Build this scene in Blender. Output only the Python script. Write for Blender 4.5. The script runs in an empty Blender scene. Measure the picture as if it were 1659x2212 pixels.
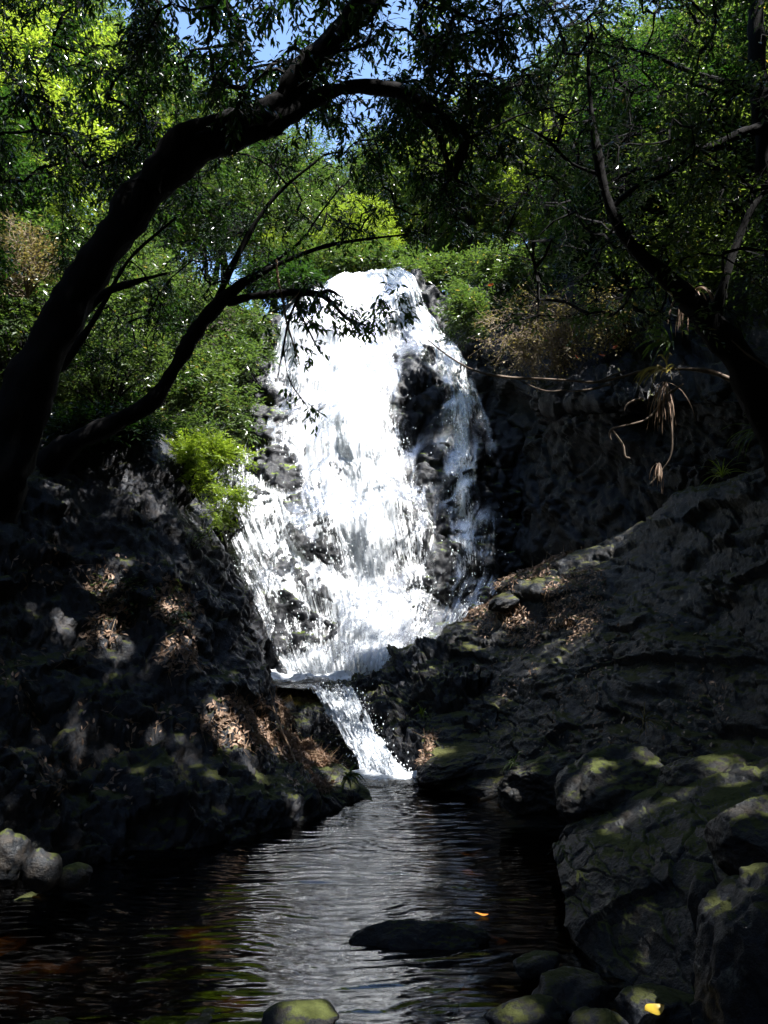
import bpy, math, random
import numpy as np
from mathutils import Vector, Matrix, Euler

C = bpy.context.scene
col = C.collection
R = math.radians
rng = np.random.default_rng(7)
random.seed(7)

# ------------------------------------------------------------------ camera
PITCH = R(6.5); FOV = R(66); CAMZ = 1.6
cam = bpy.data.cameras.new('camera'); camo = bpy.data.objects.new('camera', cam); col.objects.link(camo)
cam.sensor_fit = 'VERTICAL'; cam.angle = FOV; cam.clip_start = 0.05; cam.clip_end = 600
camo.location = (0, 0, CAMZ); camo.rotation_euler = (R(90) + PITCH, 0, 0)
C.camera = camo
C.render.resolution_x, C.render.resolution_y = 768, 1024
# ------------------------------------------------------------------ light
SUN = np.array([0.36, -0.27, 0.88]); SUN /= np.linalg.norm(SUN)
w = bpy.data.worlds.new('World'); C.world = w; w.use_nodes = True
nt = w.node_tree; nt.nodes.clear()
sky = nt.nodes.new('ShaderNodeTexSky'); sky.sky_type = 'NISHITA'; sky.sun_disc = False
sky.sun_elevation = math.asin(SUN[2]); sky.sun_rotation = math.atan2(SUN[0], SUN[1])
sky.air_density = 1.0; sky.dust_density = 0.6; sky.ozone_density = 3.0
bg = nt.nodes.new('ShaderNodeBackground'); bg.inputs[1].default_value = 0.108
wo = nt.nodes.new('ShaderNodeOutputWorld')
nt.links.new(sky.outputs[0], bg.inputs[0]); nt.links.new(bg.outputs[0], wo.inputs[0])
sl = bpy.data.lights.new('sun', 'SUN'); sl.energy = 5.0; sl.angle = R(0.5); sl.color = (1.0, 0.975, 0.93)
so = bpy.data.objects.new('sun', sl); col.objects.link(so)
so.rotation_euler = Vector(SUN.tolist()).to_track_quat('Z', 'Y').to_euler(); so.location = (6, -4, 20)
C.view_settings.view_transform = 'Standard'; C.view_settings.look = 'None'
C.view_settings.exposure = 1.97; C.view_settings.gamma = 1
C.cycles.max_bounces = 7; C.cycles.transparent_max_bounces = 24
C.cycles.diffuse_bounces = 3; C.cycles.transmission_bounces = 4; C.cycles.glossy_bounces = 3
C.cycles.caustics_reflective = False; C.cycles.caustics_refractive = False

# ------------------------------------------------------------------ pixel helper (photo seen at 1659 x 2212)
F = 1106 / math.tan(FOV / 2)
FW = np.array([0, math.cos(PITCH), math.sin(PITCH)]); UP = np.array([0, -math.sin(PITCH), math.cos(PITCH)])
def P(px, py, D):
    px, py, D = np.broadcast_arrays(np.asarray(px, float), np.asarray(py, float), np.asarray(D, float))
    d = FW + ((px - 829.5) / F)[..., None] * np.array([1, 0, 0]) + ((1106 - py) / F)[..., None] * UP
    return np.array([0, 0, CAMZ]) + d * (D / d[..., 1])[..., None]
def PW(px, py, z=0.0):
    d = FW + (px - 829.5) / F * np.array([1, 0, 0]) + (1106 - py) / F * UP
    return np.array([0, 0, CAMZ]) + d * ((z - CAMZ) / d[2])
def PXR(r, D): return r * D / F

# ------------------------------------------------------------------ noise
_perm = np.random.default_rng(3).permutation(512)
_perm = np.concatenate([_perm, _perm, _perm])
_grad = np.random.default_rng(4).normal(size=(512, 3)); _grad /= np.linalg.norm(_grad, axis=1)[:, None]
def perlin(p):
    i = np.floor(p).astype(int); f = p - i; u = f * f * f * (f * (f * 6 - 15) + 10); i &= 511
    out = 0
    for dx in (0, 1):
        for dy in (0, 1):
            for dz in (0, 1):
                h = _perm[_perm[_perm[(i[..., 0] + dx) & 511] + ((i[..., 1] + dy) & 511)] + ((i[..., 2] + dz) & 511)]
                g = _grad[h]; d = f - np.array([dx, dy, dz])
                wt = (u[..., 0] if dx else 1 - u[..., 0]) * (u[..., 1] if dy else 1 - u[..., 1]) * (u[..., 2] if dz else 1 - u[..., 2])
                out = out + wt * (g * d).sum(-1)
    return out * 1.5
def fbm(p, o=5, lac=2.03, g=0.5):
    a = 1; s = 0; q = p.copy()
    for _ in range(o): s = s + a * perlin(q); q = q * lac + 17.3; a *= g
    return s
def ridged(p, o=5, lac=2.1, g=0.5):
    a = 1; s = 0; q = p.copy()
    for _ in range(o): s = s + a * (0.5 - np.abs(perlin(q))); q = q * lac + 11.7; a *= g
    return s
def cells(p, tilt=False):          # distance to the nearest feature point, and a value per cell
    til = np.zeros(p.shape[:-1])
    i = np.floor(p).astype(int); best = np.full(p.shape[:-1], 9.0); sec = best.copy(); val = np.zeros(p.shape[:-1])
    for dx in (-1, 0, 1):
        for dy in (-1, 0, 1):
            for dz in (-1, 0, 1):
                c = i + np.array([dx, dy, dz]); h = _perm[_perm[_perm[c[..., 0] & 511] + (c[..., 1] & 511)] + (c[..., 2] & 511)]
                fp = c + _grad[h] * 0.35 + 0.5; d = np.linalg.norm(p - fp, axis=-1)
                m = d < best; sec = np.where(m, best, np.minimum(sec, d)); best = np.where(m, d, best); val = np.where(m, h / 512.0, val)
                if tilt: til = np.where(m, ((p - fp) * _grad[(h + 77) & 511]).sum(-1), til)
    return (best, sec, val, til) if tilt else (best, sec, val)
def sstep(a, b, x): t = np.clip((x - a) / (b - a), 0, 1); return t * t * (3 - 2 * t)

# ------------------------------------------------------------------ mesh helpers
def link(name, me, parent=None, loc=None):
    o = bpy.data.objects.new(name, me); col.objects.link(o)
    if parent is not None: o.parent = parent
    if loc is not None: o.location = loc
    return o
def mesh_np(name, V, faces, mats, smooth=True, attrs=None, uv=None, midx=None):
    """faces: list of integer arrays (n,3) / (n,4)"""
    me = bpy.data.meshes.new(name)
    V = np.asarray(V, dtype=np.float32).reshape(-1, 3)
    tot = []; lt = []
    for f in faces:
        if len(f) == 0: continue
        tot.append(f.reshape(-1)); lt.append(np.full(len(f), f.shape[1]))
    lv = np.concatenate(tot).astype(np.int32); lt = np.concatenate(lt).astype(np.int32)
    ls = np.concatenate([[0], np.cumsum(lt)[:-1]]).astype(np.int32)
    me.vertices.add(len(V)); me.vertices.foreach_set('co', V.reshape(-1))
    me.loops.add(len(lv)); me.loops.foreach_set('vertex_index', lv)
    me.polygons.add(len(lt)); me.polygons.foreach_set('loop_start', ls); me.polygons.foreach_set('loop_total', lt)
    if midx is not None: me.polygons.foreach_set('material_index', np.asarray(midx, dtype=np.int32))
    me.polygons.foreach_set('use_smooth', np.full(len(lt), smooth))
    me.update(calc_edges=True)
    if attrs:
        for k, a in attrs.items():
            at = me.attributes.new(k, 'FLOAT', 'POINT'); at.data.foreach_set('value', np.asarray(a, dtype=np.float32).reshape(-1))
    if uv is not None:
        ul = me.uv_layers.new(name='UVMap'); ul.data.foreach_set('uv', np.asarray(uv, dtype=np.float32)[lv].reshape(-1))
    for m in (mats if isinstance(mats, (list, tuple)) else [mats]): me.materials.append(m)
    return me
def grid_faces(nu, nv, keep=None):
    i = np.arange(nu * nv).reshape(nu, nv)
    f = np.stack([i[:-1, :-1], i[1:, :-1], i[1:, 1:], i[:-1, 1:]], -1).reshape(-1, 4)
    if keep is not None: f = f[keep.reshape(-1)[f].any(1)]
    return f
def catmull(A, n):       # A (k, ..., 3) -> (n, ..., 3)
    k = A.shape[0]; Ax = np.concatenate([2 * A[:1] - A[1:2], A, 2 * A[-1:] - A[-2:-1]])
    t = np.linspace(0, k - 1 - 1e-9, n); i = t.astype(int); f = (t - i).reshape((-1,) + (1,) * (A.ndim - 1))
    p0, p1, p2, p3 = Ax[i], Ax[i + 1], Ax[i + 2], Ax[i + 3]
    return 0.5 * (2 * p1 + (p2 - p0) * f + (2 * p0 - 5 * p1 + 4 * p2 - p3) * f * f + (3 * p1 - p0 - 3 * p2 + p3) * f ** 3)
def normals(G):
    du = np.gradient(G, axis=0); dv = np.gradient(G, axis=1); n = np.cross(du, dv)
    return n / np.maximum(np.linalg.norm(n, axis=-1, keepdims=True), 1e-9)
def rocky(G, amp=0.16, freq=1.6, seed=0.0, block=0.5, toward=np.array([0, -1, 0.4]), fine=1.0, ani=(1, 1, 1)):
    n = normals(G)
    if (n * toward).sum(-1).mean() < 0: n = -n
    q = G * np.array(ani) * freq + seed
    q2 = q + 0.22 * np.stack([perlin(q * 1.3 + 5), perlin(q * 1.3 + 9), perlin(q * 1.3 + 13)], -1) + 0.05 * np.stack([perlin(q * 7 + 5), perlin(q * 7 + 9), perlin(q * 7 + 13)], -1)
    b, s, v, t1 = cells(q2, True); b2, s2, v2, t2 = cells(q2 * 2.3 + 4, True); b3, s3, v3, t3 = cells(q2 * 6.1 + 8, True)
    d = fbm(q * 0.6, 3) + block * ((v - 0.5) * 0.7 + t1 * 1.3) + block * 0.5 * ((v2 - 0.5) * 0.7 + t2 * 1.4 - 0.5 * (1 - sstep(0, 0.07, s2 - b2))) \
        + block * 0.22 * ((v3 - 0.5) * 0.8 + t3 * 1.5) + fine * (0.10 * fbm(q * 5, 4) + 0.05 * ridged(q * 11, 3))
    return G + n * (d * amp)[..., None]
def loft(rows, nu, nv):
    A = np.array([[P(*c) for c in r] for r in rows]); A = catmull(A, nu)
    return catmull(A.transpose(1, 0, 2), nv).transpose(1, 0, 2)
def tag(o, label=None, cat=None, group=None, kind=None):
    if label: o['label'] = label
    if cat: o['category'] = cat
    if group: o['group'] = group
    if kind: o['kind'] = kind
    return o
def empty(name, loc, rz=0.0):
    o = bpy.data.objects.new(name, None); col.objects.link(o); o.location = loc; o.rotation_euler = (0, 0, rz); o.empty_display_size = 0.1
    return o

# ------------------------------------------------------------------ materials
def new_mat(name):
    m = bpy.data.materials.new(name); m.use_nodes = True; t = m.node_tree; t.nodes.clear()
    return m, t, t.nodes, t.links
def N(t, typ, **kw):
    n = t.nodes.new(typ)
    for k, v in kw.items(): setattr(n, k, v)
    return n
def ramp(t, src, stops):
    r = N(t, 'ShaderNodeValToRGB'); e = r.color_ramp.elements
    while len(e) < len(stops): e.new(0.5)
    for i, (p, c) in enumerate(stops): e[i].position = p; e[i].color = (c, c, c, 1) if not isinstance(c, tuple) else c + (1,)
    t.links.new(src, r.inputs[0]); return r
def noise(t, vec, scale, detail=6, rough=0.6, dist=0.0):
    n = N(t, 'ShaderNodeTexNoise'); n.inputs['Scale'].default_value = scale; n.inputs['Detail'].default_value = detail
    n.inputs['Roughness'].default_value = rough; n.inputs['Distortion'].default_value = dist
    if vec is not None: t.links.new(vec, n.inputs['Vector'])
    return n
def math_n(t, op, a, b=None, c=None, clamp=False):
    n = N(t, 'ShaderNodeMath', operation=op); n.use_clamp = clamp
    for i, v in enumerate((a, b, c)):
        if v is None: continue
        if isinstance(v, (int, float)): n.inputs[i].default_value = v
        else: t.links.new(v, n.inputs[i])
    return n.outputs[0]
def mixc(t, f, a, b):
    n = N(t, 'ShaderNodeMix', data_type='RGBA')
    if isinstance(f, (int, float)): n.inputs[0].default_value = f
    else: t.links.new(f, n.inputs[0])
    for i, v in ((6, a), (7, b)):
        if isinstance(v, tuple): n.inputs[i].default_value = v + (1,)
        else: t.links.new(v, n.inputs[i])
    return n.outputs[2]

def rock_mat(name, dark, light, moss=(0.055, 0.075, 0.012), moss_amt=0.5, rough=0.42, bump=0.5, warm=(0.10, 0.065, 0.035), lichen=0.25, spec=0.3):
    m, t, ns, L = new_mat(name); out = N(t, 'ShaderNodeOutputMaterial'); b = N(t, 'ShaderNodeBsdfPrincipled')
    tc = N(t, 'ShaderNodeNewGeometry'); pos = tc.outputs['Position']
    n1 = noise(t, pos, 2.2, 8, 0.65, 0.4); n2 = noise(t, pos, 14, 8, 0.7); n3 = noise(t, pos, 60, 4, 0.6)
    base = mixc(t, ramp(t, n1.outputs[0], [(0.3, 0.0), (0.7, 1.0)]).outputs[0], dark, light)
    base = mixc(t, ramp(t, n2.outputs[0], [(0.45, 0.0), (0.75, 0.8)]).outputs[0], base, warm)
    li = ramp(t, noise(t, pos, 6.5, 7, 0.75).outputs[0], [(0.60, 0.0), (0.68, lichen)])
    base = mixc(t, li.outputs[0], base, (0.26, 0.26, 0.21))
    sep = N(t, 'ShaderNodeSeparateXYZ'); L.new(tc.outputs['Normal'], sep.inputs[0])
    mo = math_n(t, 'ADD', math_n(t, 'MULTIPLY', sep.outputs[2], 0.55), math_n(t, 'MULTIPLY', noise(t, pos, 5.0, 10, 0.78).outputs[0], 1.0))
    mo = ramp(t, mo, [(1.00 - moss_amt * 0.6, 0.0), (1.20 - moss_amt * 0.6, 1.0)])
    mcol = mixc(t, n3.outputs[0], moss, tuple(min(1, c * 2.6) for c in moss))
    base = mixc(t, mo.outputs[0], base, mcol)
    L.new(base, b.inputs['Base Color'])
    b.inputs['Specular IOR Level'].default_value = spec
    rr = ramp(t, n2.outputs[0], [(0.3, rough - 0.14), (0.8, rough + 0.2)])
    L.new(mixc(t, mo.outputs[0], rr.outputs[0], (0.9, 0.9, 0.9)), b.inputs['Roughness'])
    bp = N(t, 'ShaderNodeBump'); bp.inputs['Strength'].default_value = bump; bp.inputs['Distance'].default_value = 0.03
    h = math_n(t, 'ADD', math_n(t, 'MULTIPLY', n2.outputs[0], 1.0), math_n(t, 'MULTIPLY', n3.outputs[0], 0.35))
    L.new(h, bp.inputs['Height']); L.new(bp.outputs[0], b.inputs['Normal']); L.new(b.outputs[0], out.inputs[0])
    return m
M = {}
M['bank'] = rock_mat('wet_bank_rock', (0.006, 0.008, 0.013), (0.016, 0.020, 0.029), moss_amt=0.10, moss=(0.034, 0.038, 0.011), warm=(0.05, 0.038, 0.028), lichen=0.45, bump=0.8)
M['ridge'] = rock_mat('mossy_ridge_rock', (0.005, 0.007, 0.011), (0.014, 0.017, 0.024), moss=(0.036, 0.038, 0.011), moss_amt=0.12, warm=(0.06, 0.048, 0.03), lichen=0.5, bump=0.8)  # lichen and warm tint raised so the sunlit crest spots look brighter
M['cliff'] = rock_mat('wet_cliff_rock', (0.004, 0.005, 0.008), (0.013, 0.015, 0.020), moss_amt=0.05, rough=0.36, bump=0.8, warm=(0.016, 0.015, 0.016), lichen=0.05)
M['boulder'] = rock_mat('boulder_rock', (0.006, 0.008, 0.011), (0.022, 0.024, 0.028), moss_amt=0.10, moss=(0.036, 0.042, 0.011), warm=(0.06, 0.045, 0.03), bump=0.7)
M['pebble'] = rock_mat('streambed_rock', (0.025, 0.016, 0.009), (0.08, 0.05, 0.022), moss_amt=0.0, warm=(0.16, 0.09, 0.03), rough=0.6, lichen=0.0)
M['soil'] = rock_mat('leafy_soil', (0.010, 0.009, 0.007), (0.035, 0.027, 0.018), moss_amt=0.25, rough=0.8, moss=(0.012, 0.02, 0.005), lichen=0.0)

def bark_mat(name, a, b_, rough=0.95):
    m, t, ns, L = new_mat(name); out = N(t, 'ShaderNodeOutputMaterial'); b = N(t, 'ShaderNodeBsdfPrincipled')
    pos = N(t, 'ShaderNodeTexCoord').outputs['Object']
    mp = N(t, 'ShaderNodeMapping'); mp.inputs['Scale'].default_value = (1, 1, 0.35); L.new(pos, mp.inputs[0])
    n1 = noise(t, mp.outputs[0], 22, 8, 0.7); n2 = noise(t, pos, 5, 5, 0.6)
    c = mixc(t, n1.outputs[0], a, b_)
    c = mixc(t, ramp(t, n2.outputs[0], [(0.55, 0.0), (0.66, 0.7)]).outputs[0], c, tuple(x * 0.8 for x in b_))
    L.new(c, b.inputs['Base Color']); b.inputs['Roughness'].default_value = rough; b.inputs['Specular IOR Level'].default_value = 0.15
    bp = N(t, 'ShaderNodeBump'); bp.inputs['Strength'].default_value = 0.6; bp.inputs['Distance'].default_value = 0.02
    L.new(n1.outputs[0], bp.inputs['Height']); L.new(bp.outputs[0], b.inputs['Normal']); L.new(b.outputs[0], out.inputs[0])
    return m
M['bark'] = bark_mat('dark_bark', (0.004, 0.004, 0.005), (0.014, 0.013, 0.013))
M['pale_bark'] = bark_mat('pale_bark', (0.12, 0.09, 0.07), (0.30, 0.24, 0.19))
M['dead_wood'] = bark_mat('weathered_wood', (0.20, 0.13, 0.08), (0.42, 0.30, 0.20))

def leaf_mat(name, c1, c2, t1, t2, tw=0.45, rough=0.38, dead=0.0):
    m, t, ns, L = new_mat(name); out = N(t, 'ShaderNodeOutputMaterial'); b = N(t, 'ShaderNodeBsdfPrincipled')
    at = N(t, 'ShaderNodeAttribute', attribute_name='lv'); oi = N(t, 'ShaderNodeObjectInfo')
    f = math_n(t, 'ADD', math_n(t, 'MULTIPLY', at.outputs['Fac'], 0.75), math_n(t, 'MULTIPLY', oi.outputs['Random'], 0.25))
    base = mixc(t, f, c1, c2); tr = mixc(t, f, t1, t2)
    if dead:
        d = ramp(t, at.outputs['Fac'], [(1 - dead, 0.0), (1 - dead + 0.01, 1.0)])
        base = mixc(t, d.outputs[0], base, (0.22, 0.16, 0.03)); tr = mixc(t, d.outputs[0], tr, (0.45, 0.35, 0.05))
    L.new(base, b.inputs['Base Color']); b.inputs['Roughness'].default_value = rough
    b.inputs['Specular IOR Level'].default_value = 0.7
    tb = N(t, 'ShaderNodeBsdfTranslucent'); L.new(tr, tb.inputs[0])
    mx = N(t, 'ShaderNodeMixShader'); mx.inputs[0].default_value = tw
    L.new(b.outputs[0], mx.inputs[1]); L.new(tb.outputs[0], mx.inputs[2]); L.new(mx.outputs[0], out.inputs[0])
    return m
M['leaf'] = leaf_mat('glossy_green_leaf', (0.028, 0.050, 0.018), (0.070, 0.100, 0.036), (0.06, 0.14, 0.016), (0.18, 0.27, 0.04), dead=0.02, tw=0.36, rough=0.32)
M['leaf_yellow'] = leaf_mat('yellow_green_leaf', (0.028, 0.052, 0.014), (0.068, 0.090, 0.026), (0.11, 0.20, 0.016), (0.28, 0.37, 0.05), tw=0.42, dead=0.03, rough=0.28)
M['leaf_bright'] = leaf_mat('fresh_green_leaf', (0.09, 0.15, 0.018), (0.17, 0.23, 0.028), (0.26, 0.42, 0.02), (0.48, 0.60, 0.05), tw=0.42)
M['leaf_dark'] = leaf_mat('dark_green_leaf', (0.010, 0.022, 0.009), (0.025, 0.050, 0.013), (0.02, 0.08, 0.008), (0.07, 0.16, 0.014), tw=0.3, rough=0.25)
M['leaf_dry'] = leaf_mat('dry_shrub_leaf', (0.10, 0.09, 0.03), (0.22, 0.16, 0.06), (0.20, 0.20, 0.04), (0.40, 0.30, 0.08), tw=0.35, rough=0.6)
M['litter'] = leaf_mat('fallen_leaf', (0.20, 0.12, 0.075), (0.46, 0.32, 0.23), (0.15, 0.08, 0.03), (0.30, 0.18, 0.08), tw=0.15, rough=0.6)
M['orange'] = leaf_mat('orange_leaf', (0.45, 0.16, 0.02), (0.5, 0.2, 0.03), (0.4, 0.2, 0.03), (0.5, 0.2, 0.03), tw=0.2)
M['yellow'] = leaf_mat('yellow_leaf', (0.6, 0.42, 0.05), (0.65, 0.45, 0.05), (0.5, 0.4, 0.05), (0.5, 0.4, 0.05), tw=0.2)
M['red'] = leaf_mat('red_leaf', (0.5, 0.07, 0.03), (0.6, 0.12, 0.04), (0.5, 0.1, 0.03), (0.6, 0.15, 0.03), tw=0.3)

def fall_mat(name, su, sv, soft=0.12):
    m, t, ns, L = new_mat(name); out = N(t, 'ShaderNodeOutputMaterial')
    uv = N(t, 'ShaderNodeUVMap', uv_map='UVMap'); at = N(t, 'ShaderNodeAttribute', attribute_name='dens')
    pos = N(t, 'ShaderNodeNewGeometry').outputs['Position']
    mp = N(t, 'ShaderNodeMapping'); mp.inputs['Scale'].default_value = (su, sv, 1); L.new(uv.outputs[0], mp.inputs[0])
    n1 = noise(t, mp.outputs[0], 1.0, 8, 0.68, 1.3)
    mp2 = N(t, 'ShaderNodeMapping'); mp2.inputs['Scale'].default_value = (su * 2.6, sv * 3.5, 1); L.new(uv.outputs[0], mp2.inputs[0])
    n2 = noise(t, mp2.outputs[0], 1.0, 6, 0.7, 0.8)
    mp3 = N(t, 'ShaderNodeMapping'); mp3.inputs['Scale'].default_value = (1, 0.6, 0.32); L.new(pos, mp3.inputs[0])
    n3 = noise(t, mp3.outputs[0], 30, 5, 0.75, 0.5)
    s = math_n(t, 'ADD', math_n(t, 'MULTIPLY', n1.outputs[0], 0.30), math_n(t, 'MULTIPLY', n2.outputs[0], 0.26))
    s = math_n(t, 'ADD', s, math_n(t, 'MULTIPLY', n3.outputs[0], 0.44))           # about 0.5 in the mean
    s = math_n(t, 'ADD', math_n(t, 'MULTIPLY', math_n(t, 'SUBTRACT', s, 0.5), 3.2), 0.5)
    k = math_n(t, 'ADD', s, math_n(t, 'SUBTRACT', at.outputs['Fac'], 1.0))
    mask = math_n(t, 'MULTIPLY_ADD', k, 1.0 / soft, 0.5, clamp=True)
    bp = N(t, 'ShaderNodeBump'); bp.inputs['Strength'].default_value = 0.7; bp.inputs['Distance'].default_value = 0.018
    L.new(s, bp.inputs['Height'])
    foam = N(t, 'ShaderNodeBsdfPrincipled'); foam.inputs['Base Color'].default_value = (0.86, 0.90, 0.95, 1)
    foam.inputs['Roughness'].default_value = 0.35; L.new(bp.outputs[0], foam.inputs['Normal'])
    tl = N(t, 'ShaderNodeBsdfTranslucent'); tl.inputs[0].default_value = (0.85, 0.9, 0.95, 1)
    fm = N(t, 'ShaderNodeMixShader'); fm.inputs[0].default_value = 0.10; L.new(foam.outputs[0], fm.inputs[1]); L.new(tl.outputs[0], fm.inputs[2])
    tr = N(t, 'ShaderNodeBsdfTransparent'); gl = N(t, 'ShaderNodeBsdfGlossy'); gl.inputs['Roughness'].default_value = 0.12
    L.new(bp.outputs[0], gl.inputs['Normal'])
    fr = N(t, 'ShaderNodeFresnel'); fr.inputs[0].default_value = 1.33; L.new(bp.outputs[0], fr.inputs['Normal'])
    wm = N(t, 'ShaderNodeMixShader'); L.new(fr.outputs[0], wm.inputs[0]); L.new(tr.outputs[0], wm.inputs[1]); L.new(gl.outputs[0], wm.inputs[2])
    mx = N(t, 'ShaderNodeMixShader'); L.new(mask, mx.inputs[0]); L.new(wm.outputs[0], mx.inputs[1]); L.new(fm.outputs[0], mx.inputs[2])
    # no film at all where no water runs
    cut = N(t, 'ShaderNodeMixShader'); L.new(math_n(t, 'MULTIPLY', at.outputs['Fac'], 6.0, clamp=True), cut.inputs[0])
    tr2 = N(t, 'ShaderNodeBsdfTransparent'); L.new(tr2.outputs[0], cut.inputs[1]); L.new(mx.outputs[0], cut.inputs[2])
    L.new(cut.outputs[0], out.inputs[0]); return m
M['fall'] = fall_mat('white_falling_water', 75, 9)
M['fall_lace'] = fall_mat('falling_water_lace', 110, 14, 0.10)
M['cascade'] = fall_mat('white_cascade_water', 14, 5)

def pool_mat():
    m, t, ns, L = new_mat('dark_pool_water'); out = N(t, 'ShaderNodeOutputMaterial')
    pos = N(t, 'ShaderNodeNewGeometry').outputs['Position']
    mp = N(t, 'ShaderNodeMapping'); mp.inputs['Scale'].default_value = (0.4, 1.6, 1); L.new(pos, mp.inputs[0])
    n1 = noise(t, mp.outputs[0], 12, 1.5, 0.5, 0.5)
    bp = N(t, 'ShaderNodeBump'); bp.inputs['Strength'].default_value = 0.35; bp.inputs['Distance'].default_value = 0.012
    L.new(n1.outputs[0], bp.inputs['Height'])
    gl = N(t, 'ShaderNodeBsdfGlossy'); gl.inputs['Roughness'].default_value = 0.0; L.new(bp.outputs[0], gl.inputs['Normal'])
    tr = N(t, 'ShaderNodeBsdfTransparent'); tr.inputs[0].default_value = (0.42, 0.30, 0.14, 1)
    fr = N(t, 'ShaderNodeFresnel'); fr.inputs[0].default_value = 1.8; L.new(bp.outputs[0], fr.inputs['Normal'])
    mx = N(t, 'ShaderNodeMixShader'); L.new(fr.outputs[0], mx.inputs[0]); L.new(tr.outputs[0], mx.inputs[1]); L.new(gl.outputs[0], mx.inputs[2])
    L.new(mx.outputs[0], out.inputs[0]); return m
M['pool'] = pool_mat()

# ------------------------------------------------------------------ the gorge
def Dcliff(px, py):
    t = np.clip((1470 - py) / 870.0, -0.35, 1.25)
    d = 9.6 + 3.3 * (0.80 * t + 0.20 * t * t) + 0.035 * np.sin(t * 19 + px * 0.006)
    return d + 0.75 * ((px - 800) / 330.0) ** 2 * 0.45
def cliff_pts(px, py, off=0.0, cw=1.0):
    G = P(px, py, Dcliff(px, py))
    n = normals(G)
    if n[..., 1].mean() > 0: n = -n
    q = G * np.array([1.5, 1.0, 1.1])
    b, s, v = cells(q + 0.4 * np.stack([perlin(q + 3), perlin(q + 7), perlin(q + 11)], -1))
    d = 0.26 * fbm(q * 0.7, 3) + cw * (0.20 * (v - 0.5) + 0.10 * sstep(0, 0.2, s - b))
    return G + n * (d + off)[..., None], n
px, py = np.meshgrid(np.linspace(180, 1280, 300), np.linspace(0, 1, 300), indexing='ij')
topy = np.interp(px, [180, 450, 600, 700, 850, 900, 1000, 1280], [900, 800, 690, 612, 608, 622, 650, 700])
py = topy + (1560 - topy) * py
G, n = cliff_pts(px, py)
G = G + n * (0.09 * ridged(G * 4, 5) + 0.05 * fbm(G * 9, 3))[..., None]
top = G[:, :1].copy(); back = top + np.array([0, 2.6, -0.1])
G = np.concatenate([back, G], 1)
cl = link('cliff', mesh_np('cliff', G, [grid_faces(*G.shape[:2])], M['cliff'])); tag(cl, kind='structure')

# waterfall
def terp(y, ys, xs): return np.interp(y, ys, xs)
LY = [606, 614, 648, 700, 780, 870, 930, 1000, 1100, 1200, 1300, 1400, 1470, 1500]
LX = [745, 728, 670, 628, 598, 562, 455, 440, 455, 490, 535, 585, 625, 640]
RY = [606, 614, 648, 700, 760, 870, 980, 1100, 1250, 1350, 1400, 1470, 1500]
RX = [835, 862, 896, 928, 985, 1040, 1085, 1110, 1120, 1060, 1010, 960, 950]
def bump2(px, py, x, y, sx, sy, rot=0.0):
    c, s = math.cos(rot), math.sin(rot); dx, dy = px - x, py - y
    a, b = (c * dx + s * dy) / sx, (-s * dx + c * dy) / sy
    return np.exp(-(a * a + b * b))
def dens_map(px, py):
    d = np.full(px.shape, 0.275)
    xc = np.interp(py, [590, 700, 800, 900, 1000, 1100, 1200, 1300, 1420, 1480], [790, 745, 758, 782, 802, 805, 785, 785, 815, 815])
    wd = np.interp(py, [590, 700, 800, 900, 1000, 1200, 1400], [60, 46, 42, 42, 48, 55, 55])
    d += 0.50 * np.exp(-((px - xc) / wd) ** 2) + 0.20 * np.exp(-((px - xc - 12) / (wd * 2.5)) ** 4)
    d += 0.25 * bump2(px, py, 790, 640, 70, 60)
    d += 0.45 * bump2(px, py, 640, 760, 60, 60) + 0.30 * bump2(px, py, 690, 950, 60, 130)
    # left lacework
    d += 0.22 * bump2(px, py, 560, 1120, 80, 110) + 0.28 * bump2(px, py, 690, 1130, 60, 150) + 0.2 * bump2(px, py, 600, 1300, 60, 90)
    d += 0.55 * bump2(px, py, 660, 1440, 80, 25) + 0.25 * bump2(px, py, 470, 930, 30, 60)
    # bare rock
    d -= 0.28 * bump2(px, py, 600, 910, 45, 60) + 0.75 * bump2(px, py, 600, 1035, 22, 35, -0.5) + 0.6 * bump2(px, py, 635, 1065, 22, 30, -0.5)
    d -= 0.15 * bump2(px, py, 560, 850, 60, 40) + 0.05 * bump2(px, py, 660, 1330, 35, 80) + 0.30 * bump2(px, py, 690, 1210, 60, 12, 0.7)
    d -= 0.85 * bump2(px, py, 905, 880, 50, 55) + 0.75 * bump2(px, py, 925, 1010, 35, 50) + 0.35 * bump2(px, py, 880, 790, 30, 50)
    d -= 0.35 * bump2(px, py, 1090, 1100, 40, 250) + 0.45 * bump2(px, py, 955, 1180, 26, 120) + 0.4 * bump2(px, py, 1035, 1050, 25, 80)
    # right streams
    d += 0.42 * bump2(px, py, 960, 770, 50, 50) + 0.25 * bump2(px, py, 985, 900, 40, 60) + 0.35 * bump2(px, py, 900, 715, 40, 50)
    d += 0.42 * bump2(px, py, 990, 1130, 28, 170) + 0.18 * bump2(px, py, 1050, 1000, 25, 60) + 0.15 * bump2(px, py, 1050, 1200, 14, 90)
    d -= 0.5 * sstep(1085, 1130, px)
    return d
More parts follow.
